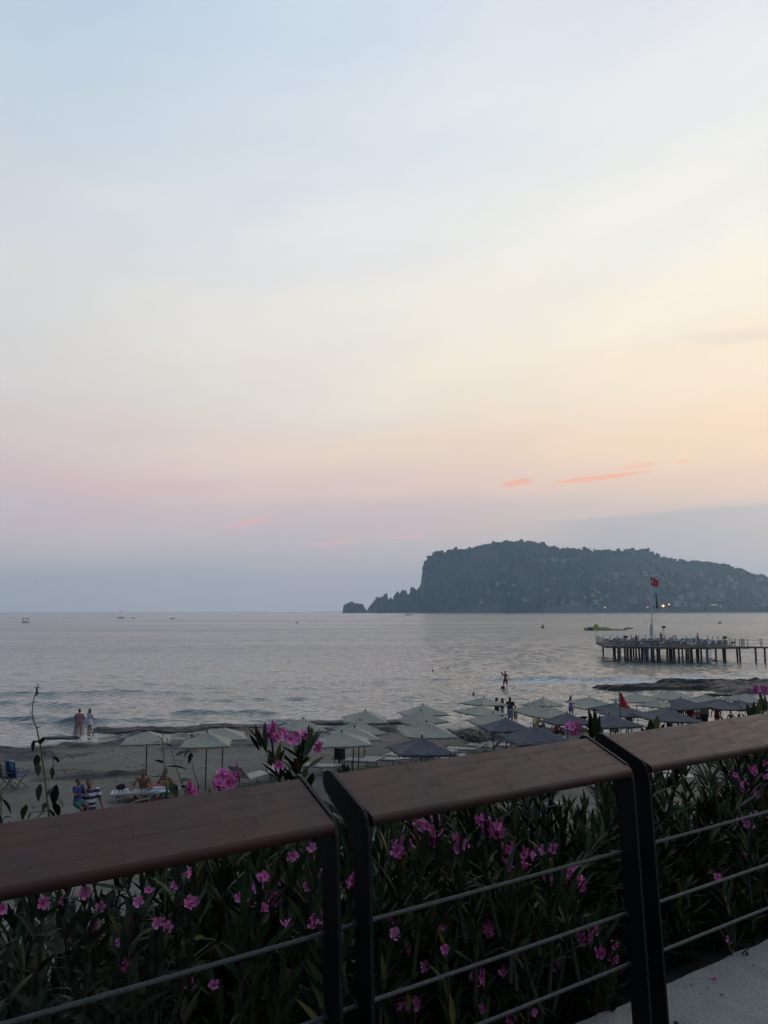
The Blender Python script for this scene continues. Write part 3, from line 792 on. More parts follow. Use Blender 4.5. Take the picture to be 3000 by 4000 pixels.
def march(x, y):
    """where a line of sight meets the headland"""
    best = None
    for v in np.arange(0.05, 0.97, 0.01):
        X, Y, Z = [float(a) for a in hill(np.array(float(x)), np.array(float(v)))]
        py = 2382 - (Z - CAM.z) / Y * F
        if py <= y: return Vector((X, Y, Z))
    return None
hr = random.Random(21)
nh = 0
while nh < 175:
    X = hr.uniform(560, 1690); Yp = hr.uniform(190, 366)
    k = (X - 560) / 1100
    lim = 300 - 110 * k if X < 1000 else 262 - 20 * k
    if Yp < lim - 20: continue
    if hr.random() > 0.25 + 0.75 * k and Yp < 360: continue
    if float(fbm(np.array(X / 60), np.array(Yp / 25), 3)) < 0.44: continue
    p = march(1300 + X * 1.0247, 2000 + Yp * 1.0247)
    if p is None: continue
    big = X > 1250 and Yp > 300 and hr.random() < 0.45
    o = link('apartment_block' if big else 'house', hr.choice(AM if big else HM)); o.location = p; o.rotation_euler = (0, 0, hr.uniform(-0.6, 0.6))
    s_ = hr.uniform(0.75, 1.1); o.scale = (s_, s_, s_ * hr.uniform(.85, 1.1))
    if big: tag(o, 'pale flat-roofed apartment block low on the headland slope near the shore', 'building', 'apartment blocks at the foot of the headland')
    else: tag(o, 'small pale house scattered among trees on the headland slope', 'house', 'houses on the headland slope')
    nh += 1
for X, Yp in ((845, 186), (885, 192), (1210, 252), (1640, 240), (1605, 242), (1625, 262)):
    p = march(1300 + X * 1.0247, 2000 + Yp * 1.0247)
    if p is None: continue
    o = link('house', HM[3]); o.location = p; o.scale = (1.5, 1.2, 1)
    tag(o, 'small pale house scattered among trees on the headland slope', 'house', 'houses on the headland slope')
# low quay and lit lamps at the foot of the headland
MQ = mat('quay_stone', (0.16, 0.15, 0.14), 0.9, var=0.2, scale=0.1)
qv = MB()
for a in range(24):
    xa, xb = 620 + a * 40, 620 + a * 40 + 40.5
    qv.box(((xa + xb) / 2, 2374 + 3 * math.sin(a), 1.2), (xb - xa, 12, 4.4))
tag(qv.build('quay', MQ), 'low stone quay along the foot of the headland below the town', 'quay')
def emit(name, col, st_):
    m_ = bpy.data.materials.new(name); m_.use_nodes = True; nt = m_.node_tree; nt.nodes.clear()
    e = nt.nodes.new('ShaderNodeEmission'); o = nt.nodes.new('ShaderNodeOutputMaterial')
    e.inputs[0].default_value = tuple(col) + (1,); e.inputs[1].default_value = st_; nt.links.new(e.outputs[0], o.inputs[0]); return m_
M_LO = emit('warm_lamp', (1.0, 0.42, 0.16), 3.0); M_LW = emit('pale_lamp', (1.0, 0.72, 0.5), 1.3)
M_POLE = mat('lamp_pole', (0.08, 0.08, 0.08), 0.6)
LAMPS = [(810, 553, 4.2, 1, 'brightest orange lamp on the far shore, just right of the pier flags'), (857, 540, 2.4, 1, 'orange lamp just above and right of the brightest far shore lamp'), (338, 567, 1.7, 1, 'lone orange lamp on the far shore left of the flagpole'), (683, 565, 1.5, 1, 'small orange lamp on the far shore close left of the flagpole'), (505, 565, 1.2, 0, 'faint lamp on the far shore between the two left orange lamps'), (860, 180, 1.8, 0, 'pale lamp high on the headland slope'), (1100, 555, 1.4, 0, 'pale far shore lamp left of the long lit strip'), (1275, 555, 1.5, 0, 'pale far shore lamp right of the long lit strip'), (1387, 385, 1.3, 0, 'pale lamp among the houses high right on the slope'), (1555, 555, 1.3, 0, 'pale far shore lamp nearest the right frame edge'), (913, 540, 1.3, 0, 'pale lamp right of the two bright orange lamps')]
for X, Yp, r_, warm, lab in LAMPS:
    px, py = 2200 + X * 0.4822, 2100 + Yp * 0.4822
    if Yp > 500:
        v = ray(px, py); p = CAM + v * (2366 / v.y)
    else:
        p = march(px, py); p = p + Vector((0, -8, 4)) if p else Vector((900, 2500, 60))
    root = empty('street_lamp', (p.x, p.y, p.z - 6)); tag(root, lab, 'lamp', 'lit lamps across the bay')
    MB().tube([(0, 0, -4), (0, 0, 6)], 0.12, 6).build('pole', M_POLE, root)
    MB().ball((0, 0, 6), (r_, r_ * .6, r_ * .8), 8, 6).build('lamp_head', M_LO if warm else M_LW, root)
p = CAM + ray(2788, 2363) * (2366 / ray(2788, 2363).y)
r0 = empty('lit_canopy', (p.x, p.y, p.z - 4)); tag(r0, 'long lit canopy strip on the far shore at the right', 'canopy')
MB().box((0, 0, 4), (17, 3, 1.0)).build('light_strip', M_LW, r0); MB().box((0, 0.6, 4.9), (19, 5, .6)).build('roof', M_HW[2], r0)
for s_ in (-8, 8): MB().box((s_, 0, 1), (.5, .5, 5.6)).build('post', M_POLE, r0)

# ------------------------------------------------------------------ boats and floats
M_HULLW = mat('boat_white', (0.62, 0.62, 0.60), 0.4, var=0.1); M_HULLB = mat('boat_blue', (0.05, 0.07, 0.11), 0.45, var=0.2)
M_DARK = mat('dark_fittings', (0.03, 0.03, 0.033), 0.6, var=0.2); M_WOODB = mat('boat_wood', (0.13, 0.075, 0.045), 0.6, var=0.3)
M_YEL = mat('yellow_vinyl', (0.50, 0.44, 0.06), 0.45, var=0.15, scale=1.0); M_BLU = mat('blue_vinyl', (0.03, 0.09, 0.24), 0.45, var=0.1)
M_GREYV = mat('grey_green_vinyl', (0.26, 0.29, 0.2), 0.5, var=0.15); M_CANV = mat('canvas_pale', (0.5, 0.5, 0.48), 0.8, var=0.1)
M_RED = mat('red_paint', (0.42, 0.03, 0.03), 0.6, var=0.15)
def hull(L, W, Hh, m_, root, sheer=0.35):
    n = 12; v = []; f = []
    for i in range(n + 1):
        t_ = i / n * 2 - 1; x = t_ * L / 2
        wd = W / 2 * (1 - max(0, t_) ** 2.4) * (0.82 + 0.18 * min(1, t_ + 1))
        zt = Hh * (1 + sheer * max(0, t_) ** 2)
        v += [(x, -wd, zt), (x, -wd * .7, 0.0), (x * .97, 0, -Hh * .5), (x, wd * .7, 0.0), (x, wd, zt), (x, 0, zt - Hh * .12)]
    for i in range(n):
        for k in range(6):
            f.append((i * 6 + k, i * 6 + (k + 1) % 6, (i + 1) * 6 + (k + 1) % 6, (i + 1) * 6 + k))
    f.append((0, 1, 2, 3, 4, 5)); f.append(tuple(reversed([n * 6 + k for k in range(6)])))
    return mesh_obj('hull', v, f, m_, root)
def boat(x, y, lab, L, kind, rz, name='motor_boat', m_=None):
    p = on_z(x, y, 0.0); root = empty(name, p, rz); tag(root, lab, 'boat', 'small boats out on the bay')
    W, Hh = L * .3, L * .09
    hull(L, W, Hh, m_ or M_HULLW, root)
    if kind == 'bimini':
        MB().box((-L * .08, 0, L * .30), (L * .5, W * .9, L * .02)).build('canopy', M_CANV, root)
        for sx in (-.28, .12):
            for sy in (-1, 1): MB().tube([(sx * L, sy * W * .4, Hh), (sx * L, sy * W * .4, L * .3)], L * .008, 6).build('canopy_post', M_DARK, root)
        MB().box((0.02 * L, 0, L * .13), (L * .2, W * .5, L * .09)).build('console', M_HULLW, root)
        MB().ball((-L * .15, 0, L * .17), (L * .03, L * .03, L * .07)).build('seated_figure', M_DARK, root)
    elif kind == 'cabin':
        MB().box((0, 0, L * .14), (L * .34, W * .7, L * .13)).build('cabin', M_HULLW, root)
        MB().box((L * .172, 0, L * .15), (L * .012, W * .6, L * .06)).build('windscreen', M_WIN, root)
        MB().box((-L * .44, 0, L * .1), (L * .06, W * .25, L * .12)).build('outboard', M_DARK, root)
    elif kind == 'pedal':
        for sy in (-1, 1): MB().tube([(-L / 2, sy * W * .45, L * .05), (L * .4, sy * W * .45, L * .05), (L / 2, sy * W * .45, L * .1)], [L * .05, L * .07, L * .03], 8).build('float', M_HULLW, root)
        MB().box((-L * .05, 0, L * .56), (L * .8, W, L * .05)).build('canopy', M_DARK, root)
        for sx in (-.35, .25):
            for sy in (-1, 1): MB().tube([(sx * L, sy * W * .42, L * .08), (sx * L, sy * W * .42, L * .56)], L * .018, 6).build('canopy_post', M_DARK, root)
        for sx in (-.2, .02):
            MB().box((sx * L, 0, L * .17), (L * .1, W * .7, L * .16)).build('seat', M_DARK, root)
    elif kind == 'gulet':
        MB().box((-L * .12, 0, L * .12), (L * .4, W * .7, L * .07)).build('cabin', M_WOODB, root)
        for sx, h_ in ((.12, .3), (-.22, .24)): MB().tube([(sx * L, 0, Hh), (sx * L, 0, h_ * L)], L * .006, 6).build('mast', M_WOODB, root)
        MB().box((-L * .2, 0, L * .19), (L * .42, W * .8, L * .015)).build('awning', M_DARK, root)
    elif kind == 'kayak':
        for sx in (-.2, .15): MB().ball((sx * L, 0, L * .17), (L * .05, L * .05, L * .12)).build('seated_figure', M_DARK, root)
    return root
boat(100, 2433, 'dark canopied pedal boat nearest the left frame edge on the sea', 4.8, 'pedal', 0.2, 'pedal_boat', M_DARK)
boat(472, 2415, 'low dark boat with seated figures, wider of the far pair at left', 7.0, 'kayak', 0.05, 'rowing_boat', M_DARK)
boat(520, 2415, 'tiny dark boat right beside the wider far pair boat', 4.5, 'kayak', 0.3, 'rowing_boat', M_DARK)
boat(675, 2418, 'small dark boat with a raised cabin alone in left mid sea', 5.0, 'cabin', 1.0, 'motor_boat', M_DARK)
boat(1597, 2403.5, 'white motor boat with a sun canopy before the headland cliff', 12.5, 'bimini', 0.1)
boat(1456, 2388.5, 'tiny white boat off the islet at the headland tip', 18, 'cabin', 0.3)
boat(1999, 2400.5, 'small open boat on the bay right of the headland cliff', 7.5, 'cabin', 0.1)
boat(1742, 2387.5, 'long dark two-masted excursion boat against the foot of the cliff', 46, 'gulet', 0.05, 'excursion_boat', M_WOODB)
boat(2678, 2388, 'white boat moored close under the far town shore', 16, 'cabin', 0.2)
boat(2455, 2456.5, 'small blue boat tied behind the yellow inflatable', 3.4, 'cabin', 3.0, 'motor_boat', M_HULLB)
boat(472, 2389.0, 'hazy ship on the horizon at the left', 60, 'cabin', 0.1, 'far_ship')
def buoy(x, y, r_, lab, m_):
    p = on_z(x, y, 0.0); root = empty('buoy', p); tag(root, lab, 'buoy', 'floats and buoys on the bay')
    MB().ball((0, 0, r_ * .4), (r_, r_, r_ * .9), 10, 7).build('float', m_, root)
    MB().tube([(0, 0, r_), (r_ * .3, 0, r_ * 2.4)], r_ * .22, 6).build('top_mark', M_DARK, root)
buoy(2120, 2453, 0.75, 'dark orange buoy left of the yellow inflatable', M_RED)
buoy(2812, 2436, 0.7, 'dark leaning buoy right of the flagpole on open water', M_DARK)
buoy(1160, 2434, 0.55, 'tiny dark buoy alone in the middle of the sea', M_DARK)
p = on_z(2281, 2462.0, 0.0); q_ = on_z(2449, 2462.0, 0.0); Li = (q_ - p).length
root = empty('inflatable_platform', p, math.atan2(q_.y - p.y, q_.x - p.x)); tag(root, 'yellow and blue inflatable play platform floating beyond the pier', 'inflatable')
MB().tube([(0.0, 0, .5), (.5, 0, .55), (1.4, 0, .55)], [.3, .62, .7], 12).build('end_cushion', M_YEL, root, True)
MB().tube([(1.4, 0, .5), (3.4, 0, .5)], .72, 12).build('blue_band', M_BLU, root, True)
mb = MB(); mb.add([(3.2, -.9, .2), (5.6, -.9, .2), (4.9, -.9, 2.0), (4.2, -.9, 2.5), (3.7, -.9, 1.9), (3.2, .9, .2), (5.6, .9, .2), (4.9, .9, 2.0), (4.2, .9, 2.5), (3.7, .9, 1.9)], [(0, 1, 2, 3, 4), (9, 8, 7, 6, 5), (0, 5, 6, 1), (1, 6, 7, 2), (2, 7, 8, 3), (3, 8, 9, 4), (4, 9, 5, 0)]); mb.build('hump', M_YEL, root)
MB().tube([(5.0, 0, .5), (7.5, 0, .55), (9.6, 0, .5), (10.2, 0, .3)], [.55, .65, .55, .3], 10).build('ramp', M_YEL, root, True)
for k in range(4): MB().box((5.6 + k * .9, 0, 1.15), (.45, .8, .2)).build('step', M_GREYV, root)
MB().tube([(4, -.6, .22), (Li - .3, -.6, .22), (Li, -.6, .2)], [.3, .3, .12], 8).build('runway', M_GREYV, root, True)
for x, y, lab in ((1850, 2714, 'swimmer head in the water left of the hugging couple'), (2530, 2728, 'swimmer head just above the cream umbrella right of the red flag'), (1961, 2632, 'distant swimmer head beside the wading man'), (1750, 2612, 'tiny swimmer head far out left of the wading man'), (1690, 2622, 'tiny dark swimmer head further left of the wading man')):
    p = on_z(x, y, 0.0); k = 1.0
    root = empty('person', p); tag(root, lab, 'person', 'swimmers')
    mb = MB(); mb.ball((0, 0, .10), (.09, .105, .13)); mb.tube([(0, 0, 0), (0, 0, -.12)], .06, 8); mb.ball((0, .02, -.2), (.22, .12, .14)); mb.ball((0, -.11, .09), .02)
    mb.build('body', mat('swimmer_skin', (0.16, 0.09, 0.06), 0.5), root, True)
    MB().ball((0, .02, .14), (.098, .108, .11)).build('hair', M_DARK, root, True)

# ------------------------------------------------------------------ bathing pier
M_PIER = mat('pier_timber', (0.10, 0.075, 0.055), 0.8, var=0.35, scale=1.5); M_PILE = mat('pier_pile', (0.05, 0.05, 0.052), 0.7, var=0.3, scale=1.0)
M_RAILP = mat('pier_rail_post', (0.28, 0.25, 0.22), 0.7, var=0.2); M_PLAST = mat('white_plastic', (0.30, 0.31, 0.33), 0.45, var=0.12, scale=3)
M_METAL = mat('galvanised', (0.4, 0.41, 0.42), 0.4, metal=0.5)
DZ = 2.15
DECK = [(32.7, 115.2), (42.3, 110.6), (52.3, 112.0), (52.6, 126.5), (44.0, 131.0), (35.0, 128.5)]
pier = empty('pier', (41, 118, 0)); tag(pier, 'timber bathing pier on dark piles with rope railings and rows of loungers', 'pier')
def pv_(x, y, z): return (x - 41, y - 118, z)
MB().prism([pv_(x, y, 0)[:2] for x, y in DECK], DZ - 0.14, DZ).build('deck', M_PIER, pier)
def lerp2(a, b, t_): return (a[0] + (b[0] - a[0]) * t_, a[1] + (b[1] - a[1]) * t_)
for i in range(6):
    a, b = DECK[i], DECK[(i + 1) % 6]; c = Vector((b[0] - a[0], b[1] - a[1])); m2 = lerp2(a, b, .5)
    MB().box(pv_(m2[0], m2[1], DZ - .20), (c.length, .22, .14), math.atan2(c.y, c.x)).build('edge_beam', M_PIER, pier)
# walkway ashore
WA, WB = (52.4, 113.6), (92.0, 99.0)
cw = Vector((WB[0] - WA[0], WB[1] - WA[1])); mw_ = lerp2(WA, WB, .5)
MB().box(pv_(mw_[0], mw_[1], DZ - .12), (cw.length, 2.4, .2), math.atan2(cw.y, cw.x)).build('gangway', M_PIER, pier)
pileme = MB().tube([(0, 0, -1.5), (0, 0, DZ - .14)], .135, 10).mesh('pile', M_PILE, True)
pp = [(34.1, 115.2), (36.2, 114.3), (38.0, 112.6), (39.4, 112.0), (41.4, 111.2), (43.7, 111.3), (46.2, 111.5), (48.9, 111.9), (51.3, 112.5), (51.7, 114.2)]
prnd = random.Random(4)
for yy in (116.5, 119.5, 122.5, 126.0):
    for xx in (36.4, 38.0, 39.5, 40.6, 42.2, 43.8, 46.0, 48.0, 50.6): pp.append((xx + prnd.uniform(-.5, .5), yy + prnd.uniform(-1, 1)))
for k in range(1, 7): 
    q2 = lerp2(WA, WB, k / 6.5)
    for s_ in (-.9, .9): pp.append((q2[0] + s_ * .35, q2[1] + s_ * .9))
pp += [(53.4, 112.1), (54.5, 111.7), (35.8, 127.5), (38.0, 128.5)]
for x, y in pp:
    o = link('pile', pileme, pier); o.location = pv_(x, y, 0); o.rotation_euler = (prnd.uniform(-.015, .015), prnd.uniform(-.015, .015), 0)
postme = MB().box((0, 0, .55), (.09, .09, 1.1)).mesh('rail_post', M_RAILP)
def rail_run(a, b, n_, skip=False):
    pts = [lerp2(a, b, k / n_) for k in range(n_ + 1)]
    for x, y in pts[:-1]:
        o = link('rail_post', postme, pier); o.location = pv_(x, y, DZ)
    for k in range(n_):
        for h_ in (.55, 1.02):
            p0, p1 = pts[k], pts[k + 1]
            rp_ = [pv_(*lerp2(p0, p1, t_), DZ + h_ - .16 * (1 - (2 * t_ - 1) ** 2)) for t_ in (0, .25, .5, .75, 1)]
            MB().tube(rp_, .016, 5).build('rope', M_RAILP, pier)
for i, n_ in zip(range(6), (8, 8, 7, 6, 7, 7)): rail_run(DECK[i], DECK[(i + 1) % 6], n_)
off = Vector((-cw.y, cw.x)).normalized() * 1.12
for s_ in (-1, 1): rail_run((WA[0] + off.x * s_, WA[1] + off.y * s_), (WB[0] + off.x * s_, WB[1] + off.y * s_), 18)
for lx, ly, dr in ((37.8, 113.0, -.15), (46.0, 111.0, -.1)):
    lad = empty('ladder'); lad.parent = pier; lad.location = pv_(lx, ly - .25, 0); lad.rotation_euler = (R(-12), R(7), 0)
    for s_ in (-.35, .35): MB().box((s_, 0, .9), (.07, .07, 3.6)).build('side_rail', M_METAL, lad)
    for k in range(8): MB().box((0, 0, -.5 + k * .4), (.66, .12, .06)).build('rung', M_METAL, lad)
# flagpole with three flags
fp = empty('flagpole', (41.8, 121.0, DZ)); tag(fp, 'tall white flagpole with red, white and dark flags on the pier', 'flagpole')
M_FLAGW = mat('flagpole_paint', (0.6, 0.6, 0.6), 0.5); M_FR = mat('flag_red', (0.50, 0.02, 0.025), 0.8, var=0.1); M_FW = mat('flag_white', (0.6, 0.6, 0.6), 0.8, var=0.08); M_FN = mat('flag_navy', (0.03, 0.05, 0.08), 0.8, var=0.1)
MB().tube([(0, 0, 0), (0, 0, 10.6)], [.11, .06], 8).build('pole', M_FLAGW, fp)
MB().box((0, 0, 3.7), (1.5, .06, .06)).build('crossbar', M_FLAGW, fp)
MB().tube([(-.2, 0, 1.2), (-.16, 0, 2.2), (-.14, 0, 3.2)], [.3, .26, .12], 8).build('furled_cloth', M_CANV, fp)
def flag(name, m_, pts, x_, th=.03, wav=.12):
    n, m2 = 12, 8; v = []; f = []
    tl, tr, br, bl = [Vector(a) for a in pts]
    for j in range(m2 + 1):
        for i in range(n + 1):
            a, b = i / n, j / m2
            q3 = (tl * (1 - a) + tr * a) * (1 - b) + (bl * (1 - a) + br * a) * b
            v.append((q3.x, wav * math.sin(a * 7 + b * 2) * (0.3 + a), q3.y))
    for j in range(m2):
        for i in range(n): k = j * (n + 1) + i; f.append((k, k + 1, k + n + 2, k + n + 1))
    o = mesh_obj(name, v, f, m_, fp, True); md = o.modifiers.new('thick', 'SOLIDIFY'); md.thickness = th; return o
fl = flag('flag', M_FR, [(.06, 10.55), (1.35, 9.75), (1.15, 8.75), (.1, 9.15)], 0)
cm_ = MB(); nseg = 20; cx_, cz_ = .38, 9.72
ou = [(cx_ + .25 * math.cos(a), cz_ + .25 * math.sin(a)) for a in np.linspace(0.6, 2 * math.pi - 0.6, nseg)]
ii = [(cx_ + .07 + .195 * math.cos(a), cz_ + .195 * math.sin(a)) for a in np.linspace(2 * math.pi - 0.75, 0.75, nseg)]
pl = ou + ii; cm_.add([(x, -.13, z - .12 * x) for x, z in pl], [(i, i + 1, 2 * nseg - 2 - i, 2 * nseg - 1 - i) for i in range(nseg - 1)])
cm_.build('crescent', M_FW, fl)
stp = []
for k in range(10):
    a = math.pi + k * math.pi / 5; r_ = .13 if k % 2 == 0 else .055; stp.append((.74 + r_ * math.cos(a), -.13, 9.58 + r_ * math.sin(a)))
sm = MB(); sm.add(stp + [(.74, -.13, 9.58)], [(k, (k + 1) % 10, 10) for k in range(10)]); sm.build('star', M_FW, fl)
flag('flag', M_FW, [(-.78, 7.9), (-.62, 7.85), (.28, 6.2), (-.65, 6.7)], 0, wav=.05)
flag('flag', M_FN, [(.72, 8.0), (.84, 7.9), (1.1, 5.4), (.72, 5.6)], 0, wav=.05)
# ------------------------------------------------------------------ beach umbrellas
M_CRM = mat('cream_canvas', (0.275, 0.265, 0.212), 0.85, var=0.08, scale=2.0, bump=0.2, bscale=8); M_GRY = mat('charcoal_canvas', (0.07, 0.072, 0.082), 0.85, var=0.12, scale=2.0, bump=0.2, bscale=8)
M_UPOLE = mat('umbrella_pole', (0.035, 0.037, 0.042), 0.5, var=0.2); M_SPAR = mat('umbrella_spar', (0.22, 0.21, 0.18), 0.7, var=0.2); M_SPARD = mat('umbrella_spar_dark', (0.045, 0.045, 0.05), 0.7, var=0.2)
def canopy_mesh(m_, seed):
    pr = random.Random(seed); n = 16; sag = (.03, .05, .075, .02, .06)[seed]; lop = pr.uniform(-.04, .04); v = []; f = []
    for j in range(n + 1):
        for i in range(n + 1):
            a, b = i / n * 2 - 1, j / n * 2 - 1; e = max(abs(a), abs(b)); mn = min(abs(a), abs(b))
            z = 0.38 * (1 - e) ** 1.06
            z += lop * a * (1 - e) + .012 * math.sin(11 * a + seed) * math.sin(9 * b) * e
            z -= sag * (1 - mn / max(e, 1e-6)) * math.sin(math.pi * e) * 0.9        # cloth sags between the ribs
            z -= 0.03 * (1 - mn) * (e > 0.99) * (1 + 0.5 * math.sin(9 * (a + b) + seed))
            v.append((a, b, z + pr.uniform(-.004, .004)))
    for j in range(n):
        for i in range(n): k = j * (n + 1) + i; f.append((k, k + 1, k + n + 2, k + n + 1))
    # short valance
    ring = [(i, 0) for i in range(n)] + [(n, j) for j in range(n)] + [(n - i, n) for i in range(n)] + [(0, n - j) for j in range(n)]
    base = len(v)
    for k, (i, j) in enumerate(ring):
        q3 = v[j * (n + 1) + i]; v.append((q3[0] * 1.006, q3[1] * 1.006, q3[2] - 0.055 - 0.02 * abs(math.sin(k * 1.57))))
    for k, (i, j) in enumerate(ring):
        i2, j2 = ring[(k + 1) % len(ring)]
        f.append((j * (n + 1) + i, base + k, base + (k + 1) % len(ring), j2 * (n + 1) + i2))
    me = bpy.data.meshes.new('canopy'); me.from_pydata(v, [], f); me.materials.append(m_)
    return me
CANM = {c: [canopy_mesh(m_, s_) for s_ in range(5)] for c, m_ in (('c', M_CRM), ('g', M_GRY))}
def spar_mesh(m_):
    return MB().tube([(0, 0, .33), (1.0, 1.0, -.03), (1.10, 1.10, -.065)], .017, 6).mesh('rib', m_)
def rim_mesh(m_):
    return MB().tube([(-1.04, -1.02, -.035), (1.04, -1.02, -.035)], .016, 6).mesh('edge_rod', m_)
SPM = {'c': spar_mesh(M_SPAR), 'g': spar_mesh(M_SPARD)}; RIM = {'c': rim_mesh(M_SPAR), 'g': rim_mesh(M_SPARD)}
POLEM = MB().tube([(0, 0, -1.75), (0, 0, .40)], .024, 8).mesh('pole', M_UPOLE)
FINM = MB().ball((0, 0, .42), (.04, .04, .05)).mesh('finial', M_UPOLE)
EDGE_H = 1.62
UMB = [ # x, y of the canopy edge, apparent width, colour, turn, label
 (576, 2901, 188, 'c', .2, 'cream beach umbrella furthest left, above the seated sunbathers'),
 (807, 2912, 212, 'c', .15, 'second cream umbrella from the left, in front of its twin'),
 (870, 2885, 212, 'c', .25, 'cream umbrella behind and right of the second from the left'),
 (1176, 2855, 188, 'c', .5, 'cream umbrella half hidden behind the tall pink oleander'),
 (1340, 2910, 240, 'c', .1, 'nearest cream umbrella of the middle cluster, above the litter bin'),
 (1376, 2881, 208, 'c', .3, 'cream umbrella second back in the middle stack above the bin'),
 (1399, 2863, 215, 'c', .5, 'cream umbrella third back in the middle stack above the bin'),
 (1423, 2818, 180, 'c', .1, 'lone cream umbrella at the waterline right of the tall oleander'),
 (1658, 2868, 240, 'c', .2, 'wide cream umbrella directly behind the front dark one, centre beach'),
 (1650, 2822, 205, 'c', .4, 'cream umbrella in the middle of the centre beach stack'),
 (1655, 2795, 190, 'c', .1, 'furthest cream umbrella of the centre beach stack'),
 (1643, 2940, 262, 'g', .2, 'large charcoal umbrella nearest the middle handrail, standing alone'),
 (1888, 2762, 190, 'c', .6, 'cream umbrella just left of the dark hugging couple'),
 (1872, 2793, 205, 'c', .5, 'cream umbrella one row nearer than the couple'),
 (1925, 2828, 195, 'c', .2, 'cream umbrella overlapping the left charcoal one, below the couple'),
 (1978, 2852, 195, 'g', .15, 'charcoal umbrella beside the boulders, right under the cream one'),
 (2096, 2891, 250, 'g', .2, 'wide charcoal umbrella low above the right end of the middle handrail'),
 (2123, 2762, 165, 'c', .7, 'cream umbrella on the waterline between the couple and the purple bather'),
 (2080, 2788, 155, 'c', .3, 'small cream umbrella just right of the couple'),
 (2154, 2805, 200, 'c', .4, 'cream umbrella in front of the waterline one, above a charcoal one'),
 (2217, 2830, 180, 'g', .2, 'charcoal umbrella just left of the tall green oleander shoot'),
 (2300, 2755, 165, 'c', .3, 'cream umbrella touching the purple bather'),
 (2327, 2775, 155, 'c', .1, 'cream umbrella in front of the one at the purple bather'),
 (2400, 2786, 190, 'g', .4, 'charcoal umbrella left behind the red flag pole'),
 (2444, 2797, 200, 'g', .2, 'charcoal umbrella directly below the red flag'),
 (2487, 2744, 175, 'c', .2, 'cream umbrella just right of the red flag'),
 (2386, 2836, 215, 'g', .1, 'nearest charcoal umbrella above the second rail post'),
 (2628, 2738, 195, 'c', .3, 'cream umbrella with the tallest peak at right mid beach'),
 (2570, 2766, 160, 'c', .6, 'small pale umbrella squeezed between charcoal ones, right beach'),
 (2664, 2770, 205, 'g', .3, 'charcoal umbrella in front of the tallest cream peak'),
 (2600, 2812, 230, 'g', .15, 'broad charcoal umbrella shading the bathers group at its left'),
 (2758, 2746, 135, 'c', .2, 'small cream umbrella between the two right charcoal peaks'),
 (2812, 2772, 220, 'g', .2, 'charcoal umbrella above the standing bathers at right'),
 (2905, 2742, 155, 'c', .3, 'last cream umbrella at the far right before the rocks'),
 (2890, 2772, 175, 'g', .5, 'last charcoal umbrella at the far right'),
]
ur = random.Random(9)
for x, y, wpx, col, turn, lab in UMB:
    p = hit(x, y - 9, EDGE_H); D = p.y
    fac = abs(math.cos(turn)) + abs(math.sin(turn))
    half = wpx / F * D / 2 / fac * .95
    half = min(max(half, .8), 1.65)
    root = empty('beach_umbrella', (p.x, p.y, p.z)); tag(root, lab, 'umbrella', 'square beach umbrellas')
    root.rotation_euler = (ur.uniform(-.05, .05), ur.uniform(-.05, .05), 0)
    S = Matrix.Translation((0, 0, EDGE_H)) @ Matrix.Rotation(turn, 4, 'Z') @ Matrix.Diagonal((half, half, 1.15 * (half / 1.1) ** .5 * ur.uniform(.85, 1.12), 1))
    link('canopy', ur.choice(CANM[col]), root, S)
    for k in range(4):
        Q = S @ Matrix.Rotation(k * math.pi / 2, 4, 'Z')
        link('rib', SPM[col], root, Q); link('edge_rod', RIM[col], root, Q)
    apex = .38 * S.to_scale().z
    link('pole', POLEM, root, Matrix.Translation((0, 0, EDGE_H + apex - .43))); link('finial', FINM, root, Matrix.Translation((0, 0, EDGE_H + apex - .41)))

# ------------------------------------------------------------------ loungers
M_LNG = mat('lounger_plastic', (0.26, 0.26, 0.26), 0.4, var=0.1, scale=4)
def lounger_parts(back=R(28)):
    P = []
    fr = MB()
    for s_ in (-.3, .3): fr.box((s_, .35, .31), (.05, 1.35, .06))
    fr.box((0, 1.0, .31), (.56, .05, .05)); P.append(('frame', fr.mesh('frame', M_LNG)))
    sl_ = MB().box((0, 0, .343), (.56, .085, .018)).mesh('slat', M_LNG)
    for k in range(11): P.append(('slat', sl_, Matrix.Translation((0, -.22 + k * .118, 0))))
    bk = MB(); 
    for s_ in (-.28, .28): bk.box((s_, -.33, 0), (.045, .66, .04))
    for k in range(6): bk.box((0, -.06 - k * .115, .012), (.52, .085, .018))
    bk.box((0, -.66, 0), (.6, .05, .05))
    P.append(('backrest', bk.mesh('backrest', M_LNG), Matrix.Translation((0, -.3, .335)) @ Matrix.Rotation(-back, 4, 'X')))
    lg = MB().tube([(0, 0, .3), (.02, .03, 0)], .025, 6).mesh('leg', M_LNG)
    for sx in (-.29, .29):
        for y in (-.2, .85): P.append(('leg', lg, Matrix.Translation((sx, y, 0))))
    wl = MB().tube([(-.3, -.2, .15), (.3, -.2, .15)], .018, 6).mesh('crossbar', M_LNG); P.append(('crossbar', wl, Matrix.Identity(4)))
    return P
LP = [lounger_parts(R(28)), lounger_parts(R(6)), lounger_parts(R(45))]
def lounger(p, rz, kind, lab, group='white loungers on the beach', z=0.0):
    root = empty('sun_lounger', (p.x, p.y, p.z + z), rz); tag(root, lab, 'lounger', group)
    for t_ in LP[kind]:
        link(t_[0], t_[1], root, t_[2] if len(t_) > 2 else None)
    return root
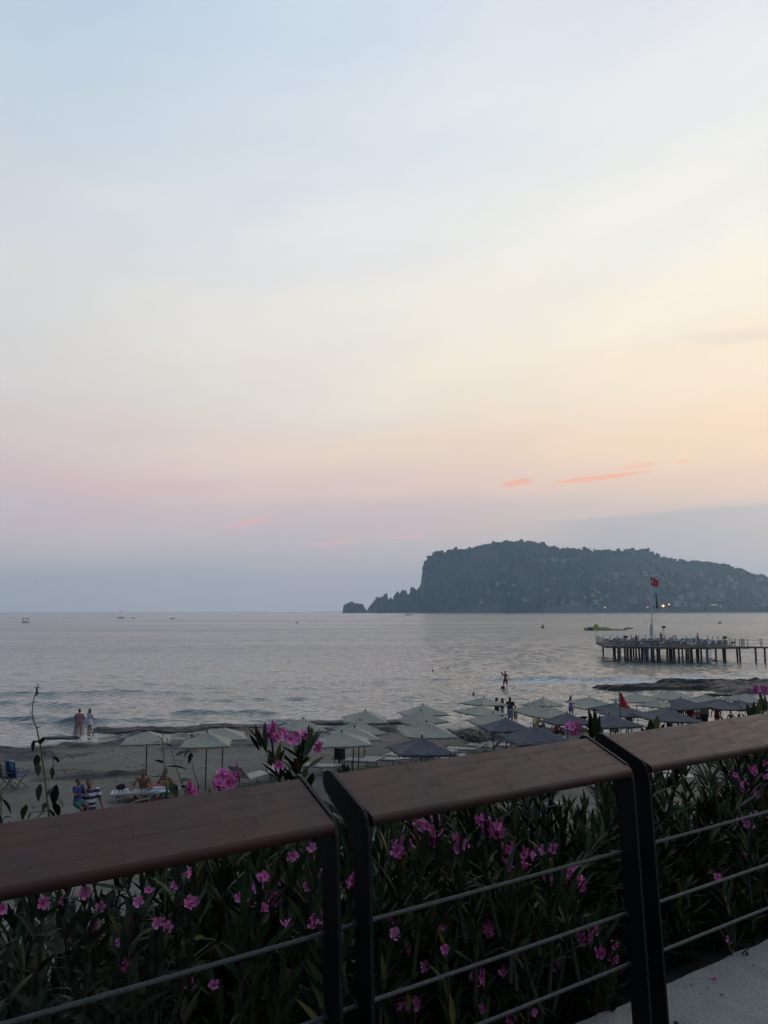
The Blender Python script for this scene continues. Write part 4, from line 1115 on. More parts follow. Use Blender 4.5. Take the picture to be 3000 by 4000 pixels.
for x, y, rz, kd, lab in [
 (560, 3132, 1.85, 1, 'white lounger with striped towel under the seated man'),
 (970, 3072, -.5, 2, 'white lounger with raised back left of the tall oleander'),
 (1085, 3050, .3, 1, 'white lounger behind the tall oleander stems'),
 (1250, 3024, 1.2, 1, 'white lounger in front of the black litter bin'),
 (1445, 3004, 1.3, 0, 'white lounger with raised back right of the litter bin'),
 (1520, 2996, 1.4, 1, 'flat white lounger between the bin and the large charcoal umbrella'),
 (1600, 2984, 1.2, 2, 'white lounger left of the large charcoal umbrella pole'),
 (1705, 2970, -1.0, 2, 'white lounger right of the large charcoal umbrella pole'),
 (1725, 2990, 1.5, 1, 'flat white lounger half hidden by the middle handrail'),
 (1835, 2955, 1.3, 0, 'white lounger left of the paired dark umbrella poles'),
 (1910, 2945, 1.1, 2, 'white lounger with steep back between paired dark poles'),
 (1968, 2938, 1.2, 2, 'white lounger with steep back below the boulders'),
 (2055, 2922, 1.5, 1, 'flat white lounger below the wide charcoal umbrella'),
 (2130, 2915, 1.45, 1, 'flat white lounger at the right end of the lounger row'),
 (2110, 3205, .15, 0, 'top lounger of the stack seen under the middle handrail'),
 (2600, 3070, 1.2, 1, 'white lounger under the right handrail beside the second post'),
 (2620, 3050, 1.3, 0, 'white lounger with raised back behind its flat neighbour, under right handrail'),
]:
    p = hit(x, y); z = 0
    if 'top lounger' in lab:
        for k in range(3): lounger(p, rz + .02 * k, 1, ['lowest', 'second', 'third'][k] + ' lounger of the stack seen under the middle handrail', z=.12 * k)
        z = .36
    lounger(p, rz, kd, lab, z=z)
# rows of loungers on the pier
def one_mesh(parts):
    mb = MB()
    for t_ in parts:
        Mx = t_[2] if len(t_) > 2 else Matrix.Identity(4)
        mb.add([Mx @ v.co for v in t_[1].vertices], [tuple(pl_.vertices) for pl_ in t_[1].polygons])
    return mb
PLN = [one_mesh(LP[k]).mesh('sun_lounger', M_PLAST) for k in (0, 2)]
pr_ = random.Random(2); cnt = 0
for yy in (112.6, 114.9, 117.2, 119.5, 121.8, 124.1, 126.3):
    for k in range(17):
        xx = 35.2 + k * 1.0
        edge = 115.0 - (xx - 33.4) * .495 if xx < 42.3 else 110.6 + (xx - 42.3) * .14
        if yy < edge + 1.2 or (yy > 125 and xx < 37): continue
        o = link('sun_lounger', pr_.choice(PLN)); o.location = (xx + pr_.uniform(-.1, .1), yy + pr_.uniform(-.2, .2), DZ + .002); o.rotation_euler = (0, 0, pr_.uniform(-.25, .25) + (math.pi if pr_.random() < .3 else 0))
        tag(o, 'white plastic lounger packed in the rows on the pier deck', 'lounger', 'white loungers on the pier'); cnt += 1
def lifebuoy(x, y, z, lab, m_):
    mb = MB(); pts = [(.36 * math.cos(a), 0, .36 * math.sin(a)) for a in np.linspace(0, 2 * math.pi, 21)]
    mb.tube(pts, .08, 8, cap=False); o = mb.build('lifebuoy', m_); o.location = (x, y, z); tag(o, lab, 'lifebuoy', 'lifebuoys on the pier railing')
lifebuoy(39.0, 111.9, DZ + .55, 'dark lifebuoy ring on the near pier railing right of the left ladder', M_DARK)
lifebuoy(47.6, 127.6, DZ + .7, 'orange lifebuoy ring on the far pier railing right of the flagpole', M_RED)
for x, y, h_, lab in ((36.3, 117.0, 1.1, 'dark speaker box on a post near the left end of the pier'), (46.2, 128.4, 2.3, 'floodlight box on a tall post at the back of the pier'), (51.9, 118.5, .95, 'dark box on a post at the right end of the pier')):
    root = empty('post_box', (x, y, DZ)); tag(root, lab, 'box', 'boxes on posts on the pier')
    MB().tube([(0, 0, 0), (0, 0, h_)], .04, 6).build('post', M_DARK, root); MB().box((0, 0, h_ + .16), (.5, .4, .36)).build('box', M_DARK, root)

# ------------------------------------------------------------------ litter bin, chairs, warning flag
p = hit(1326, 2998)
root = empty('litter_bin', p, .1); tag(root, 'black litter bin on legs in front of the middle umbrellas', 'bin')
M_BIN = mat('bin_black', (0.012, 0.012, 0.013), 0.5, var=0.2)
MB().box((0, 0, .62), (.44, .34, .56)).build('body', M_BIN, root)
for s_ in (-.16, .16): MB().box((s_, 0, .915), (.06, .34, .04)).build('rim_lug', M_BIN, root)
for s_ in (-.21, .21): MB().box((s_, 0, .16), (.035, .05, .36)).build('leg', M_BIN, root)
MB().box((0, 0, .26), (.1, .1, .2)).build('drain', M_BIN, root)
M_CHB = mat('camp_chair_blue', (0.02, 0.06, 0.17), 0.8, var=0.15); M_CHK = mat('camp_chair_black', (0.02, 0.02, 0.025), 0.8, var=0.15); M_CHT = mat('chair_towel', (0.18, 0.30, 0.42), 0.9, var=0.1)
def camp_chair(x, y, rz, m_, lab, towel=False):
    p = hit(x, y); root = empty('camp_chair', p, rz); tag(root, lab, 'chair', 'folding camp chairs')
    MB().box((0, -.02, .44), (.52, .48, .03), mat=Matrix.Rotation(.12, 3, 'X')).build('seat', m_, root)
    MB().box((0, .26, .72), (.52, .03, .54), mat=Matrix.Rotation(-.2, 3, 'X')).build('backrest', m_, root)
    for s_ in (-.28, .28):
        MB().tube([(s_, -.26, 0), (s_, .24, .44), (s_ * 1.0, .32, 1.0)], .012, 6).build('leg', M_DARK, root)
        MB().tube([(s_, .26, 0), (s_, -.26, .62)], .012, 6).build('leg', M_DARK, root)
        MB().box((s_, -.02, .63), (.07, .52, .02)).build('armrest', m_, root)
    MB().tube([(-.28, -.26, .02), (.28, .0, .4)], .01, 6).build('brace', M_DARK, root); MB().tube([(.28, -.26, .02), (-.28, .0, .4)], .01, 6).build('brace', M_DARK, root)
    if towel: MB().box((-.1, .275, .86), (.22, .07, .34), mat=Matrix.Rotation(-.2, 3, 'X')).build('towel', M_CHT, root)
camp_chair(64, 3080, 2.6, M_CHB, 'blue folding camp chair at the left edge of the beach', True)
camp_chair(26, 3085, 2.2, M_CHK, 'black folding camp chair beside the blue one')
p = hit(2421, 2800, EDGE_H); p.y -= .6; p.x = p.y * ray(2421, 2750).x / ray(2421, 2750).y; p.z = max(gz(p.x, p.y), 0)
root = empty('warning_flag', p); tag(root, 'red warning flag on a thin pole among the right umbrellas', 'flag')
hz_ = (on_z(2421, 2700, 0).y); v = ray(2421, 2697); top = CAM.z + v.z * (p.y / v.y) - p.z
MB().tube([(0, 0, 0), (0, 0, top)], .022, 6).build('pole', M_UPOLE, root)
n, m2 = 9, 10; vv = []; ff = []
sc_ = p.y / F
for j in range(m2 + 1):
    for i in range(n + 1):
        a, b = i / n, j / m2
        wd = (0.10 + 0.9 * b ** 1.05) * 36 * sc_
        vv.append((.03 + a * wd, .07 * math.sin(a * 5 + b * 3) * a, top - (9 + b * 52 + a * 6 * b) * sc_))
for j in range(m2):
    for i in range(n): k = j * (n + 1) + i; ff.append((k, k + 1, k + n + 2, k + n + 1))
o = mesh_obj('flag', vv, ff, M_FR, root, True); md = o.modifiers.new('thick', 'SOLIDIFY'); md.thickness = .012

# ------------------------------------------------------------------ people
TMP = bpy.data.scenes.new('workbench')        # scratch scene for shaping the figures, removed below
def remesh(mb, name, m_, parent, vox, smooth_it=3):
    me = bpy.data.meshes.new(name); me.from_pydata(mb.v, [], mb.f)
    o = bpy.data.objects.new(name, me); TMP.collection.objects.link(o)
    md = o.modifiers.new('r', 'REMESH'); md.mode = 'VOXEL'; md.voxel_size = vox; md.use_smooth_shade = True
    if smooth_it:
        ms = o.modifiers.new('s', 'SMOOTH'); ms.factor = .5; ms.iterations = smooth_it
    vl = TMP.view_layers[0]; vl.update(); dg = vl.depsgraph
    nm = bpy.data.meshes.new_from_object(o.evaluated_get(dg)); nm.name = name
    nm.materials.clear(); nm.materials.append(m_)
    o.modifiers.clear(); o.data = nm; bpy.data.meshes.remove(me)
    TMP.collection.objects.unlink(o); C.objects.link(o)
    if parent: o.parent = parent
    return o
V = Vector
STAND = dict(pel=(0, 0, .93), chest=(0, .01, 1.26), neck=(0, .015, 1.46), head=(0, -.01, 1.60),
  shL=(.175, .01, 1.40), elL=(.235, .03, 1.12), wrL=(.25, -.05, .88), shR=(-.175, .01, 1.40), elR=(-.235, .03, 1.12), wrR=(-.25, -.05, .88),
  hipL=(.09, 0, .90), knL=(.10, -.02, .50), anL=(.10, .02, .08), hipR=(-.09, 0, .90), knR=(-.10, -.02, .50), anR=(-.10, .02, .08))
def loft(mb, a, b, rs, side):
    """elliptical loft from a to b: rs = [(t, rx, ry)]"""
    a, b = V(a), V(b); ax = (b - a).normalized(); side = (V(side) - ax * V(side).dot(ax)).normalized(); fw = ax.cross(side)
    n = 12; v = []; f = []
    for t_, rx, ry in rs:
        c = a + (b - a) * t_
        for k in range(n): th = 2 * math.pi * k / n; v.append(c + side * (rx * math.cos(th)) + fw * (ry * math.sin(th)))
    for i in range(len(rs) - 1):
        for k in range(n): f.append((i * n + k, i * n + (k + 1) % n, (i + 1) * n + (k + 1) % n, (i + 1) * n + k))
    f.append(tuple(reversed(range(n)))); f.append(tuple(range((len(rs) - 1) * n, len(rs) * n)))
    mb.add(v, f)
def capsule(mb, a, b, ra, rb, n=10):
    a, b = V(a), V(b); mb.ball(a, ra, n, 6); mb.ball(b, rb, n, 6); mb.tube([a, b], [ra, rb], n)
def person(lab, p, hgt, yaw, J=None, wear=(), hair=None, skin=None, vox=.022, group='beachgoers', hold=None, fat=1.0, gender='m', lean=(0, 0)):
    K = {k: V(v) for k, v in STAND.items()}
    for k, v in (J or {}).items(): K[k] = V(v)
    root = empty('person', p, yaw); tag(root, lab, 'person', group); root.scale = (hgt / 1.72,) * 3
    root.rotation_euler = (lean[0], lean[1], yaw)
    mb = MB()
    side = K['shL'] - K['shR']; hs = K['hipL'] - K['hipR']
    tor = [(-.10, .09 * fat, .07 * fat), (0, .155 * fat, .11 * fat), (.22, .15 * fat, .105 * fat), (.42, .135 * fat, .098 * fat), (.62, .155 * fat, .108 * fat), (.82, .17, .10), (.93, .13, .075), (1.0, .065, .06)]
    if gender == 'f': tor[1] = (0, .165 * fat, .12 * fat); tor[3] = (.42, .12 * fat, .09 * fat)
    loft(mb, K['pel'], K['neck'], tor, side)
    capsule(mb, K['neck'] + V((0, 0, -.03)), K['head'] - V((0, 0, .04)), .055, .05)
    hd = K['head']; mb.ball(hd, (.076, .095, .112)); mb.ball(hd + V((0, -.035, -.06)), (.055, .06, .055))
    mb.ball(hd + V((0, -.100, -.012)), (.014, .02, .026), 8, 5)
    for s_ in (-1, 1): mb.ball(hd + V((.078 * s_, .01, -.01)), (.012, .022, .034), 8, 5)
    for S in 'LR':
        sh, el, wr = K['sh' + S], K['el' + S], K['wr' + S]
        capsule(mb, sh, el, .056 * fat ** .5, .042); capsule(mb, el, wr, .041, .029)
        dr = (wr - el).normalized(); sg = 1 if S == 'L' else -1
        cr = dr.cross(V((0, 1, 0))); cr = cr.normalized() if cr.length > .1 else V((1, 0, 0))
        pc = wr + dr * .05; mb.ball(pc, (.03, .036, .045), 8, 6)
        for k in range(4):
            o_ = V((0, (k - 1.5) * .02, 0)); ln = (.075, .085, .08, .06)[k]
            capsule(mb, pc + o_ + dr * .03, pc + o_ + dr * (.03 + ln * .55), .011, .010, 6)
            capsule(mb, pc + o_ + dr * (.03 + ln * .55), pc + o_ * 1.1 + dr * (.03 + ln) + V((-.014 * sg, 0, 0)), .010, .009, 6)
        capsule(mb, pc - V((0, .025, 0)), pc + V((0, -.055, 0)) + dr * .03, .012, .010, 6)
        hp, kn, an = K['hip' + S], K['kn' + S], K['an' + S]
        capsule(mb, hp, kn, .088 * fat, .056 * fat ** .5); capsule(mb, kn, an, .056 * fat ** .5, .036)
        mb.ball(kn + (an - kn) * .3 + V((0, .015, 0)), (.052, .056, .09))
        sd = (an - kn).normalized(); fwd = K.get('ft' + S, V((0.02 * sg, -1, 0))).normalized()
        capsule(mb, an - V((0, 0, .03)), an + fwd * .15 - V((0, 0, .055)), .036, .028, 8)
    body = remesh(mb, 'body', skin or M_SKIN, root, vox)
    ey = MB()
    for s_ in (-1, 1): ey.ball(hd + V((.03 * s_, -.086, .012)), .012, 8, 6)
    ey.build('eyes', M_DARK, root); MB().ball(hd + V((0, -.088, -.06)), (.024, .01, .006), 8, 5).build('mouth', mat('lips', (.2, .06, .05), .6), root)
    if hair:
        hm_, style = hair; hb = MB(); hb.ball(hd + V((0, .022, .03)), (.086, .098, .105))
        if style == 'long': hb.ball(hd + V((0, .06, -.1)), (.085, .06, .17)); hb.ball(hd + V((0, .075, -.22)), (.07, .045, .12))
        if style == 'bun': hb.ball(hd + V((0, .1, .09)), .05); hb.ball(hd + V((0, .04, .0)), (.086, .085, .1))
        if style == 'tall': hb.ball(hd + V((0, .03, .09)), (.07, .08, .09))
        if style == 'scarf': hb.ball(hd + V((0, .045, -.05)), (.1, .09, .15)); hb.ball(hd + V((0, .05, -.17)), (.13, .1, .08))
        remesh(hb, 'hair' if style != 'scarf' else 'headscarf', hm_, root, vox, 2)
    for kind, m_ in wear:
        wb = MB(); e = .016
        infl = [(t_, rx + e, ry + e) for t_, rx, ry in tor]
        if kind in ('shirt', 'tshirt', 'longsleeve', 'dress', 'vest', 'swimsuit'):
            lo_t = 0 if kind != 'vest' else .05
            rng = [r_ for r_ in infl if r_[0] >= lo_t - .01][: (-1 if kind != 'swimsuit' else -2)]
            loft(wb, K['pel'], K['neck'], rng, side)
            if kind in ('shirt', 'tshirt', 'longsleeve', 'dress'):
                for S in 'LR':
                    sh, el, wr = K['sh' + S], K['el' + S], K['wr' + S]
                    m2 = sh + (el - sh) * (1.0 if kind == 'longsleeve' else .55)
                    capsule(wb, sh, m2, .074, .066)
                    if kind == 'longsleeve': capsule(wb, el, el + (wr - el) * .9, .06, .048)
            if kind == 'dress':
                md_ = (K['knL'] + K['knR']) / 2; loft(wb, K['pel'] + V((0, 0, .05)), md_ + V((0, 0, .22)), [(0, .17, .13), (.5, .19, .15), (1, .20, .17)], side)
            remesh(wb, 'top' if kind != 'dress' else 'dress', m_, root, vox)
        elif kind in ('shorts', 'trousers', 'briefs', 'longshorts'):
            loft(wb, K['pel'] - V((0, 0, .06)) if K['pel'].z > .5 else K['pel'], K['pel'] + (K['neck'] - K['pel']) * .22, [(0, .16 * fat + e, .12 * fat + e), (1, .152 * fat + e, .108 * fat + e)], hs)
            for S in 'LR':
                hp, kn, an = K['hip' + S], K['kn' + S], K['an' + S]
                fr_ = {'shorts': .55, 'longshorts': .95, 'briefs': .12, 'trousers': 1.0}[kind]
                capsule(wb, hp, hp + (kn - hp) * fr_, .098 * fat + e * .5, (.098 - .03 * fr_) * fat + e * .7)
                if kind == 'trousers': capsule(wb, kn, kn + (an - kn) * .93, .07, .055)
            remesh(wb, kind if kind != 'longshorts' else 'shorts', m_, root, vox)
        elif kind == 'robe':
            n, rows = 28, 14; v = []; f = []
            zt, zb = K['neck'].z - .06, .12
            for j in range(rows + 1):
                t_ = j / rows; z = zt + (zb - zt) * t_
                rx = np.interp(t_, [0, .08, .3, .55, 1], [.10, .21, .24, .25, .33]); ry = np.interp(t_, [0, .1, .4, 1], [.09, .13, .17, .25])
                for k in range(n):
                    a = math.pi * (-.42 + 1.84 * k / (n - 1)); fo_ = 1 + .08 * math.sin(a * 7) * t_
                    v.append((math.cos(a) * rx * fo_, .02 + math.sin(a) * ry * fo_, z))
            for j in range(rows):
                for k in range(n - 1): i = j * n + k; f.append((i, i + 1, i + n + 1, i + n))
            mesh_obj('robe', v, f, m_, root, True)
            for S in 'LR':
                mb2 = MB(); mb2.tube([K['sh' + S], K['el' + S] + V((0, 0, .02)), K['el' + S] + (K['wr' + S] - K['el' + S]) * .5], [.08, .095, .11], 10); mb2.build('sleeve', m_, root, True)
    return root
M_SKIN = mat('tan_skin', (0.30, 0.165, 0.11), 0.55, var=0.08, scale=3); M_SKIN2 = mat('pale_skin', (0.42, 0.26, 0.19), 0.55, var=0.08, scale=3); M_SKIN3 = mat('deep_tan_skin', (0.19, 0.095, 0.06), 0.5, var=0.08, scale=3)
M_HAIR = mat('dark_hair', (0.012, 0.009, 0.008), 0.5, bump=.6, bscale=90); M_HAIRB = mat('brown_hair', (0.06, 0.035, 0.02), 0.5, bump=.6, bscale=90)
def cloth(n_, c): return mat(n_, c, .85, var=.1, scale=6, bump=.3, bscale=30)
M_NAVY = cloth('navy_cloth', (.02, .025, .07)); M_BLUEC = cloth('blue_cloth', (.02, .03, .16)); M_TEAL = cloth('teal_cloth', (.03, .12, .10)); M_BLACKC = cloth('black_cloth', (.015, .015, .018)); M_REDC = cloth('red_cloth', (.30, .03, .03)); M_ORNG = cloth('orange_cloth', (.55, .12, .05)); M_PURP = cloth('purple_cloth', (.26, .19, .42)); M_WHITEC = cloth('white_cloth', (.6, .58, .6)); M_YELC = cloth('yellow_cloth', (.40, .33, .08)); M_GREYC = cloth('grey_cloth', (.3, .3, .33)); M_PINKC = cloth('pink_cloth', (.45, .12, .16))
ms_ = bpy.data.materials.new('striped_cloth'); ms_.use_nodes = True; q = G(ms_.node_tree); b = ms_.node_tree.nodes['Principled BSDF']; b.inputs['Roughness'].default_value = .85
sx = q.new('ShaderNodeSeparateXYZ'); ms_.node_tree.links.new(q.new('ShaderNodeTexCoord').outputs['Object'], sx.inputs[0])
band = q.m('GREATER_THAN', q.m('FRACT', q.m('MULTIPLY', sx.outputs[2], 6.6)), .5)
ms_.node_tree.links.new(q.mix(band, (.02, .025, .08, 1), (.5, .5, .52, 1)), b.inputs['Base Color'])
M_STR = ms_
mr_ = bpy.data.materials.new('sheer_robe'); mr_.use_nodes = True; nt = mr_.node_tree; b = nt.nodes['Principled BSDF']
b.inputs['Base Color'].default_value = (.36, .21, .22, 1); b.inputs['Roughness'].default_value = .9; b.inputs['Alpha'].default_value = .5
M_ROBE = mr_
sh_ = float
# two women at the water's edge
person('woman in a long sheer pink robe standing at the water edge', hit(306, 2882), 1.66, math.pi + .1,
  dict(elL=(.27, -.02, 1.14), wrL=(.14, -.2, 1.12), elR=(-.27, -.02, 1.14), wrR=(-.14, -.2, 1.12), anL=(.17, .02, .08), knL=(.14, -.02, .5), anR=(-.12, .02, .08)),
  [('briefs', M_PINKC), ('robe', M_ROBE)], (M_HAIR, 'bun'), M_SKIN, fat=1.18, gender='f')
person('woman in a pale shirt dress beside the robed woman', hit(347, 2877), 1.62, math.pi - .5,
  dict(elL=(.21, -.06, 1.16), wrL=(.03, -.22, 1.2), elR=(-.21, -.06, 1.16), wrR=(-.03, -.25, 1.22), anL=(.07, .02, .08), anR=(-.07, .02, .08)),
  [('dress', M_WHITEC)], (M_HAIRB, 'long'), M_SKIN3, fat=.92, gender='f')
# father with child
pm = hit(352, 3044, 1.70)
person('man in navy and white striped shirt carrying a child on the sand', pm, 1.74, .35,
  dict(elL=(.27, .04, 1.15), wrL=(.36, -.06, .92), elR=(-.30, -.05, 1.16), wrR=(-.20, -.27, 1.06), head=(-.01, -.03, 1.60), knL=(.12, -.10, .5), anL=(.12, -.1, .09), anR=(-.1, .16, .1)),
  [('tshirt', M_STR), ('longshorts', M_NAVY)], (M_HAIR, 'short'), M_SKIN3, vox=.014)
a_ = .35
off_ = Matrix.Rotation(a_, 3, 'Z') @ V((-.27, -.17, .55))
person('child in blue and teal clothes carried on the man\'s arm', pm + off_ + V((0, 0, .1)), 1.12, 1.15,
  dict(hipL=(.09, 0, .80), knL=(.16, -.34, .72), anL=(.2, -.30, .28), hipR=(-.09, 0, .80), knR=(-.12, -.36, .66), anR=(-.1, -.30, .22), pel=(0, 0, .84), elL=(.26, -.12, 1.16), wrL=(.2, -.3, 1.1), elR=(-.24, -.1, 1.15), wrR=(-.2, -.32, 1.2)),
  [('tshirt', M_BLUEC), ('shorts', M_TEAL)], (M_HAIR, 'short'), M_SKIN3, vox=.018)
bag = empty('hand_bag', pm + Matrix.Rotation(a_, 3, 'Z') @ V((.40, -.10, .62))); tag(bag, 'small dark bag in the striped man\'s lowered hand', 'bag')
mbg = MB(); mbg.ball((0, 0, .07), (.10, .06, .085)); remesh(mbg, 'pouch', M_BLACKC, bag, .02); MB().tube([(-.05, 0, .13), (0, 0, .22), (.05, 0, .13)], .01, 6).build('strap', M_BLACKC, bag)
# the seated pair
SIT = dict(pel=(0, .05, .13), chest=(0, -.06, .47), neck=(0, -.09, .66), head=(0, -.15, .79), shL=(.19, -.08, .60), elL=(.30, -.24, .38), wrL=(.24, -.42, .36), shR=(-.19, -.08, .60), elR=(-.32, -.22, .36), wrR=(-.26, -.42, .30),
  hipL=(.1, .03, .13), knL=(.34, -.34, .30), anL=(.12, -.46, .09), hipR=(-.1, .03, .13), knR=(-.36, -.32, .30), anR=(-.14, -.42, .09))
ps = hit(559, 3118)
person('bare-chested man sitting cross-legged by the striped towel', V((ps.x, ps.y, ps.z + .03)), 1.78, .1, SIT, [('shorts', M_REDC)], (M_HAIR, 'short'), M_SKIN3, vox=.014)
pw = hit(652, 3112)
person('woman with raised hair sitting right of the bare-chested man', V((pw.x, pw.y, pw.z + .03)), 1.66, -.5, dict(SIT, elL=(.28, .02, .36), wrL=(.3, .12, .12), elR=(-.32, -.2, .36)), [('swimsuit', M_YELC), ('briefs', M_YELC)], (M_HAIRB, 'tall'), M_SKIN3, vox=.016, gender='f')
to = empty('beach_towel', hit(585, 3128) + V((0, 0, .36))); tag(to, 'white and grey striped towel spread on the lounger', 'towel')
vv, ff = [], []
for j in range(9):
    for i in range(25):
        a, b_ = i / 24 * 2 - 1, j / 8 * 2 - 1
        vv.append((a * 1.0, b_ * .45, .03 * math.sin(a * 6 + b_ * 2) + .02 * math.sin(b_ * 5) - .10 * max(0, abs(b_) - .65) / .35 + .06 * a))
for j in range(8):
    for i in range(24): k = j * 25 + i; ff.append((k, k + 1, k + 26, k + 25))
mt_ = bpy.data.materials.new('towel_stripes'); mt_.use_nodes = True; q = G(mt_.node_tree); b = mt_.node_tree.nodes['Principled BSDF']; b.inputs['Roughness'].default_value = .95
sx = q.new('ShaderNodeSeparateXYZ'); mt_.node_tree.links.new(q.new('ShaderNodeTexCoord').outputs['Object'], sx.inputs[0])
mt_.node_tree.links.new(q.mix(q.m('GREATER_THAN', q.m('FRACT', q.m('MULTIPLY', sx.outputs[1], 5.0)), .55), (.55, .55, .54, 1), (.16, .18, .22, 1)), b.inputs['Base Color'])
o = mesh_obj('cloth', vv, ff, mt_, to, True); md = o.modifiers.new('thick', 'SOLIDIFY'); md.thickness = .015
po = hit(612, 3112); oc = empty('orange_cloth', po + V((0, -.1, .30))); tag(oc, 'crumpled orange cloth between the seated pair', 'cloth')
mbo = MB(); mbo.ball((0, 0, .06), (.34, .14, .09)); mbo.ball((.15, .05, .1), (.16, .1, .08)); mbo.ball((-.2, -.04, .06), (.2, .12, .07)); remesh(mbo, 'cloth', M_ORNG, oc, .02)
hb_ = hit(470, 3122); hbg = empty('beach_bag', hb_ + V((0, 0, .30))); tag(hbg, 'dark slouched bag at the left end of the striped towel', 'bag')
mbb = MB(); mbb.ball((0, 0, .09), (.17, .1, .1)); mbb.ball((.06, 0, .15), (.08, .07, .06)); remesh(mbb, 'pouch', M_BLACKC, hbg, .02); MB().tube([(.1, 0, .14), (.3, 0, .28)], .012, 6).build('strap', M_GREYC, hbg)
pc_ = hit(742, 2936)
person('sunbather hunched on dark cloth under the second left umbrellas', pc_, 1.7, .8, dict(SIT, head=(0, -.2, .74)), [('shorts', M_BLACKC)], (M_HAIR, 'short'), M_SKIN, vox=.02)
# in the water and along the right shore
pwd = on_z(1975, 2688, 0.0)
person('bare-chested wader in red shorts stepping across the reef foam', V((pwd.x, pwd.y, -.12)), 1.74, math.pi - .2,
  dict(elL=(.33, .02, 1.18), wrL=(.43, -.05, .96), elR=(-.31, .02, 1.17), wrR=(-.36, -.06, .93), knL=(.17, -.05, .5), anL=(.27, .05, .1), knR=(-.12, -.1, .52), anR=(-.13, -.02, .1)), [('longshorts', M_REDC)], (M_HAIR, 'short'), M_SKIN3)
rw = rock_shelf('tiny dark rock at the feet of the wader in red shorts', pwd.x - .28, pwd.y - .25, .42, .36, .22, 0, 17)
def shore(x, yt, hgt, lab, yaw, J, wear, hair, skin, sink=.0, **k):
    """a person on the right shore, placed by the height of the head"""
    v = ray(x, yt); Ds = np.arange(30, 70, .1); ts = Ds / v.y
    gr = np.maximum(terrain(v.x * ts, Ds)[0], -sink)
    i = int(np.argmax(CAM.z + v.z * ts <= gr + hgt)); X, D, g_ = float(v.x * ts[i]), float(Ds[i]), float(gr[i])
    return person(lab, V((X, D, max(g_, -sink))), hgt, yaw, J, wear, hair, skin, **k)
HUG = dict(elL=(.24, -.14, 1.18), wrL=(.05, -.3, 1.16), elR=(-.24, -.14, 1.18), wrR=(-.05, -.3, 1.22))
shore(1940, 2726, 1.66, 'dark-clad woman in headscarf on the left of the shore couple', 1.9, HUG, [('longsleeve', M_BLACKC), ('trousers', M_BLACKC)], (M_BLACKC, 'scarf'), M_SKIN, fat=1.2)
shore(1961, 2727, 1.62, 'dark-clad companion close beside the woman in headscarf', -1.4, HUG, [('longsleeve', M_BLACKC), ('trousers', M_GREYC)], (M_BLACKC, 'scarf'), M_SKIN, fat=1.1)
shore(1992, 2724, 1.74, 'man in dark shirt seen from behind, right of the headscarf pair', 2.8, HUG, [('tshirt', M_BLACKC), ('trousers', M_GREYC)], (M_HAIR, 'long'), M_SKIN, fat=1.2)
shore(2013, 2756, 1.2, 'child in yellow shorts close by the dark-shirted man', 2.5, None, [('tshirt', M_NAVY), ('longshorts', M_YELC)], (M_HAIR, 'short'), M_SKIN)
shore(2229, 2718, 1.68, 'long-haired bather in purple swimsuit, hand raised to her face', 2.6, dict(elL=(.3, -.05, 1.2), wrL=(.12, -.14, 1.48), elR=(-.25, .02, 1.14)), [('swimsuit', M_PURP), ('shorts', M_PURP)], (M_HAIRB, 'long'), M_SKIN, sink=.2, gender='f')
shore(2264, 2774, 1.2, 'bather in blue bending over at the waterline', 1.2, dict(pel=(0, .1, .86), chest=(0, -.22, 1.0), neck=(0, -.4, 1.02), head=(0, -.52, .98), shL=(.17, -.36, .98), elL=(.2, -.4, .7), wrL=(.2, -.42, .46), shR=(-.17, -.36, .98), elR=(-.2, -.4, .7), wrR=(-.2, -.42, .46)), [('tshirt', M_BLUEC), ('shorts', M_BLUEC)], (M_HAIR, 'short'), M_SKIN)
ph_ = hit(2098, 2850)
person('tanned person seated on the sand below the middle cream umbrellas', ph_, 1.7, 2.2, SIT, [('tshirt', M_YELC), ('shorts', M_NAVY)], (M_HAIR, 'short'), M_SKIN3)
pk_ = hit(2172, 2872)
person('person in dark red seated left of the pink oleander flower', pk_, 1.65, 1.2, SIT, [('tshirt', M_REDC), ('trousers', M_BLACKC)], (M_HAIR, 'short'), M_SKIN)
WALK = dict(knL=(.1, -.12, .5), anL=(.1, -.06, .1), knR=(-.1, .03, .5), anR=(-.1, .14, .1))
shore(2457, 2758, 1.7, 'bather half hidden behind the umbrella under the red flag', 2.9, None, [('tshirt', M_YELC), ('shorts', M_NAVY)], (M_HAIR, 'short'), M_SKIN, sink=.1)
shore(2612, 2764, 1.66, 'bather with dark shorts, leftmost leg pair under the broad charcoal umbrella', 2.6, WALK, [('longshorts', M_NAVY)], (M_HAIR, 'short'), M_SKIN3, sink=.1)
shore(2653, 2752, 1.74, 'bather in blue shorts under the right charcoal umbrellas', 3.0, WALK, [('shorts', M_BLUEC)], (M_HAIR, 'short'), M_SKIN3, sink=.1)
shore(2693, 2750, 1.76, 'bather in dark red top and black shorts among the right group', 2.4, None, [('tshirt', M_REDC), ('longshorts', M_BLACKC)], (M_HAIR, 'short'), M_SKIN3, sink=.1, fat=1.1)
shore(2722, 2762, 1.6, 'slim bather between the red top and the broad man', 3.4, WALK, [('briefs', M_BLACKC)], (M_HAIR, 'short'), M_SKIN, sink=.3)
shore(2748, 2742, 1.80, 'broad bare-backed man in black shorts at right', 3.0, None, [('longshorts', M_BLACKC)], (M_HAIR, 'short'), M_SKIN, sink=.1, fat=1.32)
shore(2798, 2748, 1.70, 'bather in red swimsuit walking at the right end of the group', 2.3, dict(WALK, elL=(.30, .08, 1.15), wrL=(.36, .06, .9)), [('swimsuit', M_REDC), ('briefs', M_REDC)], (M_HAIRB, 'long'), M_SKIN, sink=.1, gender='f')
pb = on_z(2856, 2816, 0.0)
